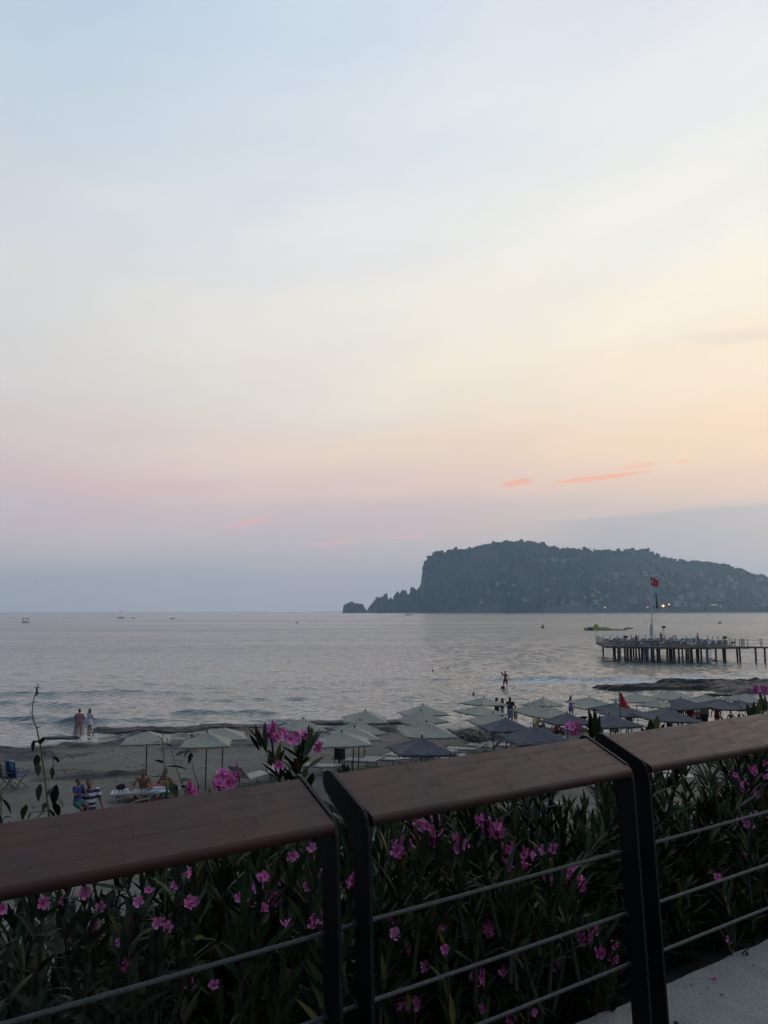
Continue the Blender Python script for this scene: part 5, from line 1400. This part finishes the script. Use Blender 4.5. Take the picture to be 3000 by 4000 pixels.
person('boy waist-deep in the shallows at the far right', V((pb.x, pb.y, -.78)), 1.45, 2.2, dict(elL=(.36, -.1, 1.12), wrL=(.5, -.2, 1.0), elR=(-.36, -.1, 1.12), wrR=(-.5, -.2, 1.0)), [('shorts', M_BLACKC)], (M_HAIR, 'short'), M_SKIN3)
for x, y, lab, tp, yw in ((37.6, 116.0, 'small figure in dark red standing on the pier left of the lifebuoy', M_REDC, .5), (45.3, 127.2, 'figure in dark clothes standing at the back of the pier', M_BLACKC, 2.0), (50.2, 124.5, 'figure in brown standing near the right end of the pier', M_YELC, 1.0)):
    person(lab, V((x, y, DZ)), 1.7, yw, None, [('tshirt', tp), ('trousers', M_NAVY)], (M_HAIR, 'short'), M_SKIN3, vox=.035, group='people on the pier')
bpy.data.scenes.remove(TMP)

# pebbles and beach litter too small to count
pbv, pbf = [], []; prg = random.Random(31)
for i in range(900):
    x_, y_ = prg.uniform(-17, 14), prg.uniform(21, 49)
    if float(fbm(np.array(x_ * .25), np.array(y_ * .25), 2)) < .34: continue
    r_ = prg.uniform(.015, .05) * (2.2 if prg.random() < .06 else 1); mbp = MB(); mbp.ball((x_, y_, gz(x_, y_) + r_ * .3), (r_ * prg.uniform(.8, 1.6), r_, r_ * .6), 6, 4)
    n0 = len(pbv); pbv += mbp.v; pbf += [tuple(k + n0 for k in f_) for f_ in mbp.f]
tag(mesh_obj('pebbles', pbv, pbf, M_ROCK2), 'pebbles and bits of weed strewn over the sand', 'pebbles', kind='stuff')
# ------------------------------------------------------------------ shrubs behind the railing
def leaf_mat(name, dark, light, old, rough):
    m_ = bpy.data.materials.new(name); m_.use_nodes = True; nt = m_.node_tree; q = G(nt); b = nt.nodes['Principled BSDF']
    a = q.new('ShaderNodeAttribute'); a.attribute_name = 'tone'; oi = q.new('ShaderNodeObjectInfo')
    t = q.new('ShaderNodeTexCoord').outputs['Object']; n = q.noise(t, 30.0, 3.0)
    f = q.m('FRACT', q.m('ADD', a.outputs['Fac'], oi.outputs['Random']))
    c = q.ramp(f, [(0.0, tuple(dark) + (1,)), (0.55, tuple((x + y) / 2 for x, y in zip(dark, light)) + (1,)), (0.9, tuple(light) + (1,)), (0.94, tuple(old) + (1,))])
    nt.links.new(q.mix(q.m('MULTIPLY', n, 0.5), c, tuple(v * 0.6 for v in dark) + (1,)), b.inputs['Base Color'])
    b.inputs['Roughness'].default_value = rough; b.inputs['Specular IOR Level'].default_value = 0.16
    return m_
M_LEAF = leaf_mat('oleander_leaf', (0.013, 0.03, 0.011), (0.042, 0.066, 0.02), (0.13, 0.11, 0.03), 0.5)
M_LEAF2 = leaf_mat('grey_green_leaf', (0.016, 0.026, 0.014), (0.05, 0.066, 0.036), (0.12, 0.095, 0.05), 0.65)
M_STEM = mat('woody_stem', (0.03, 0.024, 0.016), 0.8, var=0.3, scale=10); M_GSTEM = mat('green_stem', (0.10, 0.13, 0.06), 0.7, var=0.2, scale=10)

def petal_mat(name, throat, body, rim):
    m_ = bpy.data.materials.new(name); m_.use_nodes = True; nt = m_.node_tree; q = G(nt); b = nt.nodes['Principled BSDF']
    t = q.new('ShaderNodeTexCoord').outputs['Object']; sx = q.new('ShaderNodeSeparateXYZ'); nt.links.new(t, sx.inputs[0])
    r_ = q.m('SQRT', q.m('ADD', q.m('POWER', sx.outputs[0], 2.0), q.m('POWER', sx.outputs[1], 2.0)))
    r_ = q.m('ADD', r_, q.m('MULTIPLY', q.m('SUBTRACT', q.noise(t, 9.0, 4.0), 0.5), 0.25))
    c = q.ramp(r_, [(0.02, tuple(throat) + (1,)), (0.2, tuple(body) + (1,)), (0.5, tuple(rim) + (1,))])
    oi = q.new('ShaderNodeObjectInfo')
    nt.links.new(q.mix(q.m('MULTIPLY', oi.outputs['Random'], 0.45), c, tuple(v * 0.6 for v in body) + (1,)), b.inputs['Base Color'])
    b.inputs['Roughness'].default_value = 0.65; b.inputs['Specular IOR Level'].default_value = 0.2
    return m_
M_PINK = petal_mat('pink_petal', (0.36, 0.03, 0.15), (0.64, 0.10, 0.34), (0.74, 0.22, 0.45)); M_PINK2 = petal_mat('pale_pink_petal', (0.6, 0.3, 0.38), (0.68, 0.15, 0.40), (0.78, 0.32, 0.54)); M_PALE = mat('faded_bud', (0.5, 0.42, 0.40), 0.8)
M_DRY = mat('dry_leaf', (0.40, 0.27, 0.06), 0.8)
pr = random.Random(77)
def leaf_tpl(kind):
    """leaf of unit length along +y, unit width in x, folded at the midrib and bent"""
    st_ = {'lance': [(0, .06), (.12, .45), (.35, .95), (.6, .9), (.82, .5), (1, .0)], 'ovate': [(0, .05), (.1, .5), (.3, 1.0), (.55, .88), (.8, .45), (1, .0)]}[kind]
    v, f = [], []
    for t_, wd in st_:
        bend = (-.10 if kind == 'lance' else -.28) * t_ * t_
        v += [(-wd / 2, t_, bend + .16 * wd * .12), (0, t_, bend), (wd / 2, t_, bend + .16 * wd * .12)]
    for i in range(len(st_) - 1):
        a = i * 3; f += [(a, a + 1, a + 4, a + 3), (a + 1, a + 2, a + 5, a + 4)]
    return np.array(v), f
TPL = {k: leaf_tpl(k) for k in ('lance', 'ovate')}
def leaf_mesh(kind, m_):
    v, f = TPL[kind]; me = bpy.data.meshes.new('leaf'); me.from_pydata(v.tolist(), [], f); me.materials.append(m_)
    me.polygons.foreach_set('use_smooth', [True] * len(f)); return me
LEAFM = {('lance', 0): leaf_mesh('lance', M_LEAF), ('ovate', 0): leaf_mesh('ovate', M_LEAF2), ('lance', 1): leaf_mesh('lance', M_LEAF2)}
def frame(base, tip, wd, roll=0.0, ln=None, zs=1.0):
    """matrix that puts the unit leaf from base towards tip"""
    y = V(tip) - V(base); L = ln or y.length; y = y.normalized()
    up = V((0, 0, 1)) if abs(y.z) < .92 else V((0, -1, 0))
    x = y.cross(up).normalized(); z = x.cross(y)
    Rm = Matrix((x, y, z)).transposed().to_4x4() @ Matrix.Rotation(roll, 4, 'Y')
    return Matrix.Translation(V(base)) @ Rm @ Matrix.Diagonal((wd, L, L * zs, 1))
def joined(mats_, kind, m_, name, parent):
    v, f = TPL[kind]; v4 = np.concatenate([v, np.ones((len(v), 1))], 1); fa = np.array(f)
    A = np.array([np.array(M_) for M_ in mats_]); P = np.einsum('nij,kj->nki', A, v4)[:, :, :3].reshape(-1, 3)
    Fq = (fa[None] + (np.arange(len(mats_)) * len(v))[:, None, None]).reshape(-1, 4)
    o = mesh_obj(name, P.tolist(), Fq.tolist(), m_, parent, True); o['kind'] = 'stuff'
    at = o.data.attributes.new('tone', 'FLOAT', 'POINT'); at.data.foreach_set('value', np.repeat(RNG.random(len(mats_)), len(v)).astype(np.float32))
    return o
def flower_mesh(seed, m_):
    r_ = random.Random(seed); v, f = [], []
    for k in range(5):
        a = k * 2 * math.pi / 5 + r_.uniform(-.15, .15); ca_, sa_ = math.cos(a), math.sin(a); cup = r_.uniform(.1, .5)
        n0 = len(v)
        for t_, wd in ((.08, .12), (.4, .42), (.75, .66), (1.0, .42)):
            z = cup * t_ * t_ * .6 + r_.uniform(-.04, .04)
            for s_ in (-1, 0, 1):
                x_, y_ = t_ * .5, s_ * wd * .5 * .62 + .06 * t_
                v.append((ca_ * x_ - sa_ * y_, sa_ * x_ + ca_ * y_, z + .07 * abs(s_) * t_))
        for i in range(3):
            for j in range(2): q4 = n0 + i * 3 + j; f.append((q4, q4 + 1, q4 + 4, q4 + 3))
    n0 = len(v)
    for z, rr in ((-.45, .04), (-.12, .09), (.06, .14)):
        for k in range(6): v.append((rr * math.cos(k * 1.047), rr * math.sin(k * 1.047), z))
    for i in range(2):
        for k in range(6): f.append((n0 + i * 6 + k, n0 + i * 6 + (k + 1) % 6, n0 + (i + 1) * 6 + (k + 1) % 6, n0 + (i + 1) * 6 + k))
    me = bpy.data.meshes.new('flower'); me.from_pydata(v, [], f); me.materials.append(m_); me.polygons.foreach_set('use_smooth', [True] * len(f)); return me
FLM = [flower_mesh(s_, M_PINK if s_ % 3 else M_PINK2) for s_ in range(7)]
BUDM = MB().tube([(0, 0, -.3), (0, 0, 0), (0, .05, .35), (0, .08, .6)], [.03, .09, .1, .02], 6).mesh('bud', M_PINK, True)
# shrubs: position along the rail, distance out, kind, label
SH = [(.10, 2.35, 'grey', 'grey-green leafy shrub under the left end of the left handrail'), (.62, 2.45, 'grey', 'grey-green shrub with scattered pink flowers below the left handrail'), (1.12, 2.5, 'ole', 'pink oleander rising highest behind the gap of the left plate pair'),
  (1.55, 2.5, 'ole', 'pink oleander under the left half of the middle handrail'), (2.1, 2.6, 'ole', 'pink oleander with the most blossom under the middle handrail'), (2.62, 2.6, 'ole', 'dark oleander with few flowers left of the second plate pair'),
  (3.25, 2.6, 'ole', 'dark bushy oleander just right of the second plate pair'), (3.95, 2.55, 'ole', 'oleander with pink flowers at the right frame edge'), (4.9, 2.6, 'ole', 'oleander beyond the right frame edge, topping the right handrail')]
ROOT = []
for s_, d_, kd, lab in SH:
    p = rail(s_, d_, 0); p.z = gz(p.x, p.y) - .03
    r_ = empty('oleander_bush' if kd == 'ole' else 'leafy_shrub', p); tag(r_, lab, 'shrub', 'shrubs along the promenade railing')
    ROOT.append(dict(o=r_, s=s_, d=d_, kd=kd, p=p, leaves=[], solo=[], stems=MB(), fl=0))
def near_root(P, kd=None):
    s_ = P.dot(U); return min((r_ for r_ in ROOT if kd is None or r_['kd'] == kd), key=lambda r_: abs(r_['s'] - s_))
def loc(rt, P): return V(P) - rt['p']
def add_leaf(rt, base, tip, wd, solo=False, roll=None, kind=None, ln=None):
    M_ = frame(loc(rt, base), loc(rt, tip), wd, pr.uniform(-.8, .8) if roll is None else roll, ln, 1.0 if solo else pr.uniform(-.4, 2.6))
    (rt['solo'] if solo else rt['leaves']).append((M_, kind))
def shoot(rt, a, b, n_whorl, L, wd, start=.25, bendk=.08):
    """stem from a to b with whorls of three leaves"""
    a, b = V(a), V(b); side = V((pr.uniform(-1, 1), pr.uniform(-1, 1), 0)) * bendk * (b - a).length
    pts = [a.lerp(b, t_) + side * math.sin(math.pi * t_) for t_ in (0, .25, .5, .75, 1)]
    rt['stems'].tube([loc(rt, q4) for q4 in pts], [.008, .007, .006, .005, .003], 5, cap=False)
    ax = (b - a).normalized()
    e1 = ax.orthogonal().normalized(); e2 = ax.cross(e1)
    for k in range(n_whorl):
        t_ = start + (1 - start) * (k + pr.uniform(0, .6)) / n_whorl; c = a.lerp(b, min(t_, 1)) + side * math.sin(math.pi * min(t_, 1))
        ph = pr.uniform(0, 6.28); open_ = pr.uniform(.35, .95) * (1.25 - .6 * t_)
        for j in range(3):
            an = ph + j * 2.094 + pr.uniform(-.3, .3)
            dr = (ax * math.cos(open_) + (e1 * math.cos(an) + e2 * math.sin(an)) * math.sin(open_)).normalized()
            l_ = L * pr.uniform(.7, 1.15); add_leaf(rt, c, c + dr * l_, wd * pr.uniform(.8, 1.15))
# general growth
for rt in ROOT:
    ole = rt['kd'] == 'ole'
    for k in range(76 if ole else 92):
        s_ = rt['s'] + pr.gauss(0, .27); d_ = rt['d'] + pr.uniform(-.5, .75)
        top = pr.uniform(6.0, 6.62) if ole else pr.uniform(5.9, 6.45)
        if d_ < 2.2: top = min(top, 6.5)
        a = rail(rt['s'] + pr.gauss(0, .10), rt['d'] + pr.gauss(0, .10), rt['p'].z)
        b = rail(s_, d_, top)
        # the gaps in the planting where the sand shows through
        px = 1500 + (b.x / b.y) * F; dep = (CAM.z - top) / b.y
        if (1990 < px < 2240 or 2530 < px < 2680) and top > 6.22: b.z = pr.uniform(5.8, 6.2)
        if ole: shoot(rt, a, b, pr.randint(10, 15), .135, .021)
        else:
            shoot(rt, a, b, pr.randint(9, 13), .085, .024, bendk=.16)
    for k in range(48):         # low growth down the bank and over the kerb edge
        s_ = rt['s'] + pr.gauss(0, .3); d_ = pr.uniform(1.98, 2.5) + .09
        a = rail(s_, d_ + .15, rt['p'].z - .05); b = rail(s_ + pr.gauss(0, .12), d_, pr.uniform(5.9, 6.3))
        shoot(rt, a, b, pr.randint(6, 10), .12 if ole else .08, .019, start=.15)
    for k in range(26):
        s_ = rt['s'] + pr.gauss(0, .35); d_ = pr.uniform(2.6, 3.9); g0 = rail(s_, d_, 0); g0.z = gz(g0.x, g0.y)
        shoot(rt, g0, g0 + V((pr.gauss(0, .12), pr.gauss(0, .12), pr.uniform(.4, .85))), pr.randint(7, 11), .13, .022, start=.1)
# blossom clusters, each where the photograph shows it
def Z7(l): return [(1200 + .904 * x, 2800 + .904 * y, r_ * .904) for x, y, r_ in l]
def Z6(l): return [(.904 * x, 3000 + .904 * y, r_ * .904) for x, y, r_ in l]
def Z8(l): return [(2200 + .633 * x, 2600 + .633 * y, r_ * .633) for x, y, r_ in l]
def ZA(l): return [(900 + .3014 * x, 2780 + .3014 * y, r_ * .3014) for x, y, r_ in l]
CL = Z7([(45,680,50),(55,880,35),(520,520,65),(400,570,40),(655,545,30),(770,470,35),(830,490,35),(870,570,25),(955,600,28),(885,650,32),(935,640,20),(595,670,18),(1040,705,22),(1130,680,35),(1165,720,30),(1100,785,18),(1140,790,18),(380,875,18),(790,930,22),(590,905,14),(370,940,18),(420,1015,22),(510,1078,22),(595,1005,12),(1090,1075,32),(1195,950,25),(1235,930,20),(1265,1020,22),(1315,1045,20),(1325,990,15),(740,1140,28),(845,1120,22),(825,1155,18),(380,1180,22),(405,1240,25),(465,1245,22),(745,1265,15),(875,1310,18),(975,1285,14),(915,820,15),(205,720,30),(1060,570,20),(1020,580,15),(495,470,25),(560,455,20),(1150,55,36)])
CL += Z6([(975,65,60),(825,92,25),(1275,380,22),(1350,345,15),(1145,470,20),(1210,500,22),(1110,515,22),(1180,575,35),(1120,600,22),(1385,660,35),(1330,525,20),(1050,565,22),(825,595,28),(760,505,15),(810,455,15),(650,530,20),(600,580,12),(565,670,28),(700,680,25),(1235,680,18),(925,940,15),(815,935,15),(1235,900,14),(520,755,15),(435,600,12),(265,575,10),(185,585,10),(10,608,14),(365,540,10),(405,685,12),(545,850,18)])
CL += Z8([(1185,160,22),(1245,158,28),(1180,650,20),(1070,675,15),(1110,740,25),(1165,785,20),(1195,810,25),(1170,845,18),(1255,620,20),(1255,680,15),(1170,920,20),(1150,985,22),(1070,990,15),(1095,945,15),(945,1305,18),(1118,1168,12),(1030,1690,10)])
CL += ZA([(520,250,90),(600,330,60),(680,270,60),(720,360,70),(850,340,60),(950,290,50),(1090,370,50),(1140,450,45),(630,690,30),(390,290,30)])
for x, y, r_ in CL:
    d_ = pr.uniform(1.97, 2.14) if y > 3150 else pr.uniform(2.4, 2.6)
    c = on_d(x, y, d_); D = (c - CAM).length; rt = near_root(c)
    Rm = r_ / F * D
    n_ = max(1, round((Rm / .018) ** 2 * 2.8))
    for k in range(n_):
        off = V((pr.gauss(0, 1), pr.gauss(0, 1), pr.gauss(0, 1))).normalized() * Rm * pr.random() ** .5 * (0 if n_ == 1 else .85)
        face = (V((CAM.x - c.x, CAM.y - c.y, CAM.z - c.z)).normalized() * .9 + V((pr.gauss(0, .5), pr.gauss(0, .5), pr.gauss(0, .4) + .3))).normalized()
        sz = pr.uniform(.026, .038) * (.85 if rt['kd'] == 'grey' else 1.12 if Rm > .03 else 1)
        M_ = Matrix.Translation(loc(rt, c + off)) @ face.to_track_quat('Z', 'Y').to_matrix().to_4x4() @ Matrix.Rotation(pr.uniform(0, 6), 4, 'Z') @ Matrix.Diagonal((sz, sz, sz, 1))
        link('flower', pr.choice(FLM), rt['o'], M_); rt['fl'] += 1
    if Rm > .02:
        for k in range(3):
            M_ = Matrix.Translation(loc(rt, c + V((pr.gauss(0, Rm * .6), pr.gauss(0, Rm * .6), Rm * pr.uniform(-.1, .75))))) @ Matrix.Rotation(pr.uniform(-.6, .6), 4, 'X') @ Matrix.Diagonal((.04, .04, .04, 1))
            link('bud', BUDM, rt['o'], M_)
    if y > 3120: 
        base = c + V((pr.gauss(0, .06), pr.gauss(0, .06), -pr.uniform(.3, .5)))
        shoot(rt, base, c - V((0, 0, .02)), 7, .12 if rt['kd'] == 'ole' else .085, .02)
# the tall oleander above the left plate pair: every leaf as it stands
ole = ROOT[2]
LA = [(490,540,255,183,60),(470,520,428,160,46),(400,480,318,195,42),(475,300,462,140,22),(530,700,505,540,52),(580,720,645,420,52),(630,870,435,650,64),(870,480,800,240,42),(870,600,680,400,62),(930,560,1012,205,72),(960,600,1058,215,62),(980,560,1135,220,40),(890,700,715,500,55),(1000,740,1195,570,62),(870,830,715,520,52),(820,890,710,720,55),(870,820,890,580,66),(940,900,985,700,55),(940,950,1080,770,72),(990,1010,1060,790,72),(730,890,680,760,42),(900,650,890,420,66),(560,640,520,560,44),(900,760,830,600,60),(930,700,1000,560,60),(640,900,660,640,30),(985,1060,1040,900,60),(770,890,760,740,46),(860,560,840,420,50)]
for x0, y0, x1, y1, wd in LA + [(a_ + pr.uniform(-25, 25), b_ + pr.uniform(0, 40), c_ + pr.uniform(-60, 60), d_ + pr.uniform(10, 90), w_) for a_, b_, c_, d_, w_ in LA]:
    d0 = pr.uniform(2.45, 2.58); a = on_d(900 + .3014 * x0, 2780 + .3014 * y0, d0); b = on_d(900 + .3014 * x1, 2780 + .3014 * y1, d0 + pr.uniform(-.05, .05))
    add_leaf(ole, a, b, wd * .3014 / F * (a - CAM).length * 1.4, True, pr.uniform(-.25, .25), ln=(b - a).length * 1.1)
for pts in ([(640,900),(590,760),(555,560),(540,400),(500,310)], [(870,900),(880,700),(900,500)], [(560,560),(490,500)], [(940,950),(900,760),(700,580)], [(590,700),(500,510)]):
    ole['stems'].tube([loc(ole, on_d(900 + .3014 * x, 2780 + .3014 * y, 2.5)) for x, y in pts], .0045, 5)
for x, y in ((640, 900), (870, 900)):
    P = on_d(900 + .3014 * x, 2780 + .3014 * y, 2.5); ole['stems'].tube([loc(ole, P), loc(ole, rail(P.dot(U) + .03, 2.5, 5.6))], .008, 5)
# other shoots that top the handrail
def tops(rt, l, d_, wk=1.2):
    for x0, y0, x1, y1, wd in l:
        a = on_d(x0, y0, d_); b = on_d(x1, y1, d_ + pr.uniform(-.04, .04)); add_leaf(rt, a, b, wd / F * (a - CAM).length * wk, True, pr.uniform(-.3, .3))
tops(near_root(on_d(2330, 2900, 2.6)), [(2320,2880,2300,2766,16),(2325,2890,2326,2764,17),(2330,2890,2344,2792,15),(2318,2895,2290,2835,16),(2332,2900,2350,2830,15),(2315,2900,2302,2800,15),(2340,2910,2356,2860,14)], 2.6)
tops(near_root(on_d(2550, 2860, 2.6)), [(2545,2860,2540,2812,22),(2555,2860,2572,2795,22),(2515,2866,2508,2838,14),(2525,2864,2532,2836,12),(2585,2852,2594,2824,10)], 2.6)
tops(near_root(on_d(2960, 2800, 2.6)), [(2930,2812,2920,2748,18),(2940,2810,2950,2740,18),(2955,2800,2975,2720,16),(2965,2800,2985,2742,16),(2975,2795,2998,2735,16),(2945,2805,2935,2760,14),(2985,2790,2970,2700,15),(2995,2790,2990,2710,14),(2890,2806,2884,2788,9),(2905,2800,2898,2782,9)], 2.6)
tops(near_root(on_d(1340, 3020, 2.6)), [(1338,3025,1332,2985,13),(1346,3025,1344,2980,14),(1354,3025,1362,2988,12),(1330,3028,1318,2992,10)], 2.6)
tops(near_root(on_d(560, 3120, 2.4)), [(590,3120,500,3118,14),(470,3130,440,3112,10)], 2.4)
# tall weeds rising above the left handrail
def weed(lab, D_, stems, leaves, sc0, ox, oy):
    P = lambda x, y, d_=D_: on_d(ox + sc0 * x, oy + sc0 * y, d_)
    b0 = P(*stems[0][-1]); p0 = rail(b0.dot(U), D_, 0); p0.z = gz(p0.x, p0.y)
    r_ = empty('tall_weed', p0); tag(r_, lab, 'plant', 'tall weeds above the left handrail')
    mb = MB()
    for st_ in stems:
        pts = [P(x, y) - p0 for x, y in st_]
        pts.append(V((pts[-1].x, pts[-1].y, .05)) if st_ is stems[0] else pts[-1] + V((0, 0, -.02)))
        mb.tube(pts, [.001 + .0022 * i / len(pts) for i in range(len(pts))], 6)
    mb.build('stem', M_GSTEM, r_, True)
    for x0, y0, x1, y1, wd in leaves:
        d0 = D_ + pr.uniform(-.02, .02); a = P(x0, y0, d0) - p0; b = P(x1, y1, d0 + pr.uniform(-.03, .03)) - p0
        link('leaf', LEAFM[('ovate', 0)], r_, frame(a, b, wd * sc0 / F * (a + p0 - CAM).length * 1.08, pr.uniform(-.4, .4)))
weed('tall lone weed with drooping leaves in front of the sea at left', 2.2,
  [[(500,100),(455,250),(430,340),(415,480),(430,570),(480,690),(500,800),(535,940),(545,1080),(575,1250),(600,1480),(610,1600),(640,1830)], [(860,1030),(760,1110),(690,1180),(690,1060),(715,1030),(580,920)], [(400,1770),(590,1750),(640,1730)], [(440,145),(475,150)], [(530,155),(485,150)]],
  [(458,522,640,455,50),(470,690,532,622,44),(500,860,430,825,52),(440,830,405,990,46),(530,890,545,750,72),(580,920,720,1030,72),(690,1050,776,1085,56),(480,1020,470,1200,70),(480,1140,510,1290,72),(672,1180,690,1330,52),(700,1230,800,1440,96),(770,1150,915,1285,46),(860,1030,990,1065,52),(525,1400,460,1630,82),(740,1410,635,1725,115),(610,1490,735,1410,62),(740,1570,850,1672,62),(700,1640,790,1795,86),(590,1640,560,1740,52),(340,1670,260,1850,86),(410,1760,335,1862,62),(590,1750,435,1845,86),(640,1730,735,1815,90),(600,1560,680,1440,60),(450,250,415,235,12),(485,140,440,145,10),(490,140,530,155,10),(500,105,480,110,8),(470,210,530,215,12)], .3014, 0, 2640)
weed('leafy weed half out of frame at the lower left edge', 2.15, [[(-60,1400),(0,1480),(20,1590),(10,1900)], [(30,1850),(-20,1900)]], [(25,1590,190,1740,64),(30,1850,115,1795,52),(0,1480,-20,1640,50),(0,1820,45,1915,60),(80,1890,170,1880,40),(20,1560,60,1600,30)], .3014, 0, 2640)
weed('branching thin weed in front of the leftmost cream umbrella', 2.25, [[(1180,910),(1170,1000),(1178,1100),(1190,1260),(1205,1400),(1210,1470)], [(1235,1070),(1270,1200),(1320,1330),(1350,1420)], [(1370,1050),(1390,1200),(1430,1330)]],
  [(1190,1190,1350,1165,44),(1185,1262,1075,1238,40),(1172,1165,1108,1108,36),(1262,1110,1345,1058,40),(1398,1212,1500,1168,42),(1300,1290,1392,1262,40),(1225,1310,1290,1400,78),(1175,1010,1100,1000,22),(1172,1000,1130,950,18),(1180,960,1230,1010,20),(1185,1030,1240,1020,30),(1360,1060,1325,1100,24),(1380,1090,1360,1150,30),(1340,1340,1260,1300,50),(1420,1310,1480,1360,50),(1220,1420,1160,1450,50),(1180,930,1185,905,10),(1175,960,1140,935,12)], .5425, 0, 2350)
# fallen leaf and stray bright bits
yl = near_root(on_d(2268, 3387, 2.15)); link('dry_leaf', flower_mesh(3, M_DRY), yl['o'], Matrix.Translation(loc(yl, on_d(2268, 3389, 2.15))) @ Matrix.Diagonal((.03, .03, .03, 1)))
for rt in ROOT:
    kind = 'lance' if rt['kd'] == 'ole' else 'ovate'; m_ = M_LEAF if rt['kd'] == 'ole' else M_LEAF2
    al = rt['leaves']; al.sort(key=lambda t_: (rt['p'] + t_[0].translation - CAM).length)
    for M_, k in rt['solo'] + al[:45]: link('leaf', LEAFM[(kind, 0)], rt['o'], M_)
    joined([M_ for M_, k in al[45:]], kind, m_, 'foliage', rt['o'])
    rt['stems'].build('stems', M_STEM, rt['o'])['kind'] = 'stuff'
# small dead petals and leaves on the kerb
for i, (x, y, r_, m_) in enumerate([(2790, 3820, .016, M_PINK), (2600, 3938, .02, M_PINK), (2763, 3860, .008, M_STEM), (2819, 3887, .008, M_STEM), (2942, 3770, .009, M_STEM), (2920, 3725, .012, M_STEM), (2640, 3995, .014, M_STEM), (2700, 3845, .01, M_STEM)]):
    p = on_z(x, y, ZK + .006); o = link('fallen_petal' if i < 2 else 'dry_crumb', flower_mesh(i, m_)); o.location = p; o.scale = (r_ * 1.4, r_ * 1.4, r_); o.rotation_euler = (.3 * i, 0, i)
    tag(o, ['withered pink petal on the kerb right of the second plate pair', 'withered red petal at the foot of the second plate pair', 'tiny dark crumb in the middle of the kerb', 'tiny dark crumb right of the middle of the kerb', 'tiny dark crumb near the kerb edge at the frame side', 'dark dry leaf bit near the planted kerb edge', 'dark dry bits by the post foot at the bottom', 'tiny dark crumb left of the withered pink petal'][i], 'petal' if i < 2 else 'debris')
# ------------------------------------------------------------------ evening haze over the bay
hv, hf = [], []
hz = MB().box((0, 0, 141), (13000, 13000, 288))
HZ = hz.build('haze', [])
HZ['kind'] = 'stuff'; HZ['label'] = 'thin bluish evening haze over the bay'
hm = bpy.data.materials.new('haze_air'); hm.use_nodes = True
hn = hm.node_tree; hn.nodes.clear()
pv = hn.nodes.new('ShaderNodeVolumePrincipled'); ho = hn.nodes.new('ShaderNodeOutputMaterial')
pv.inputs['Color'].default_value = (0.50, 0.74, 1.0, 1); pv.inputs['Density'].default_value = 0.00014
pv.inputs['Anisotropy'].default_value = 0.65
hn.links.new(pv.outputs[0], ho.inputs['Volume'])
HZ.data.materials.append(hm)
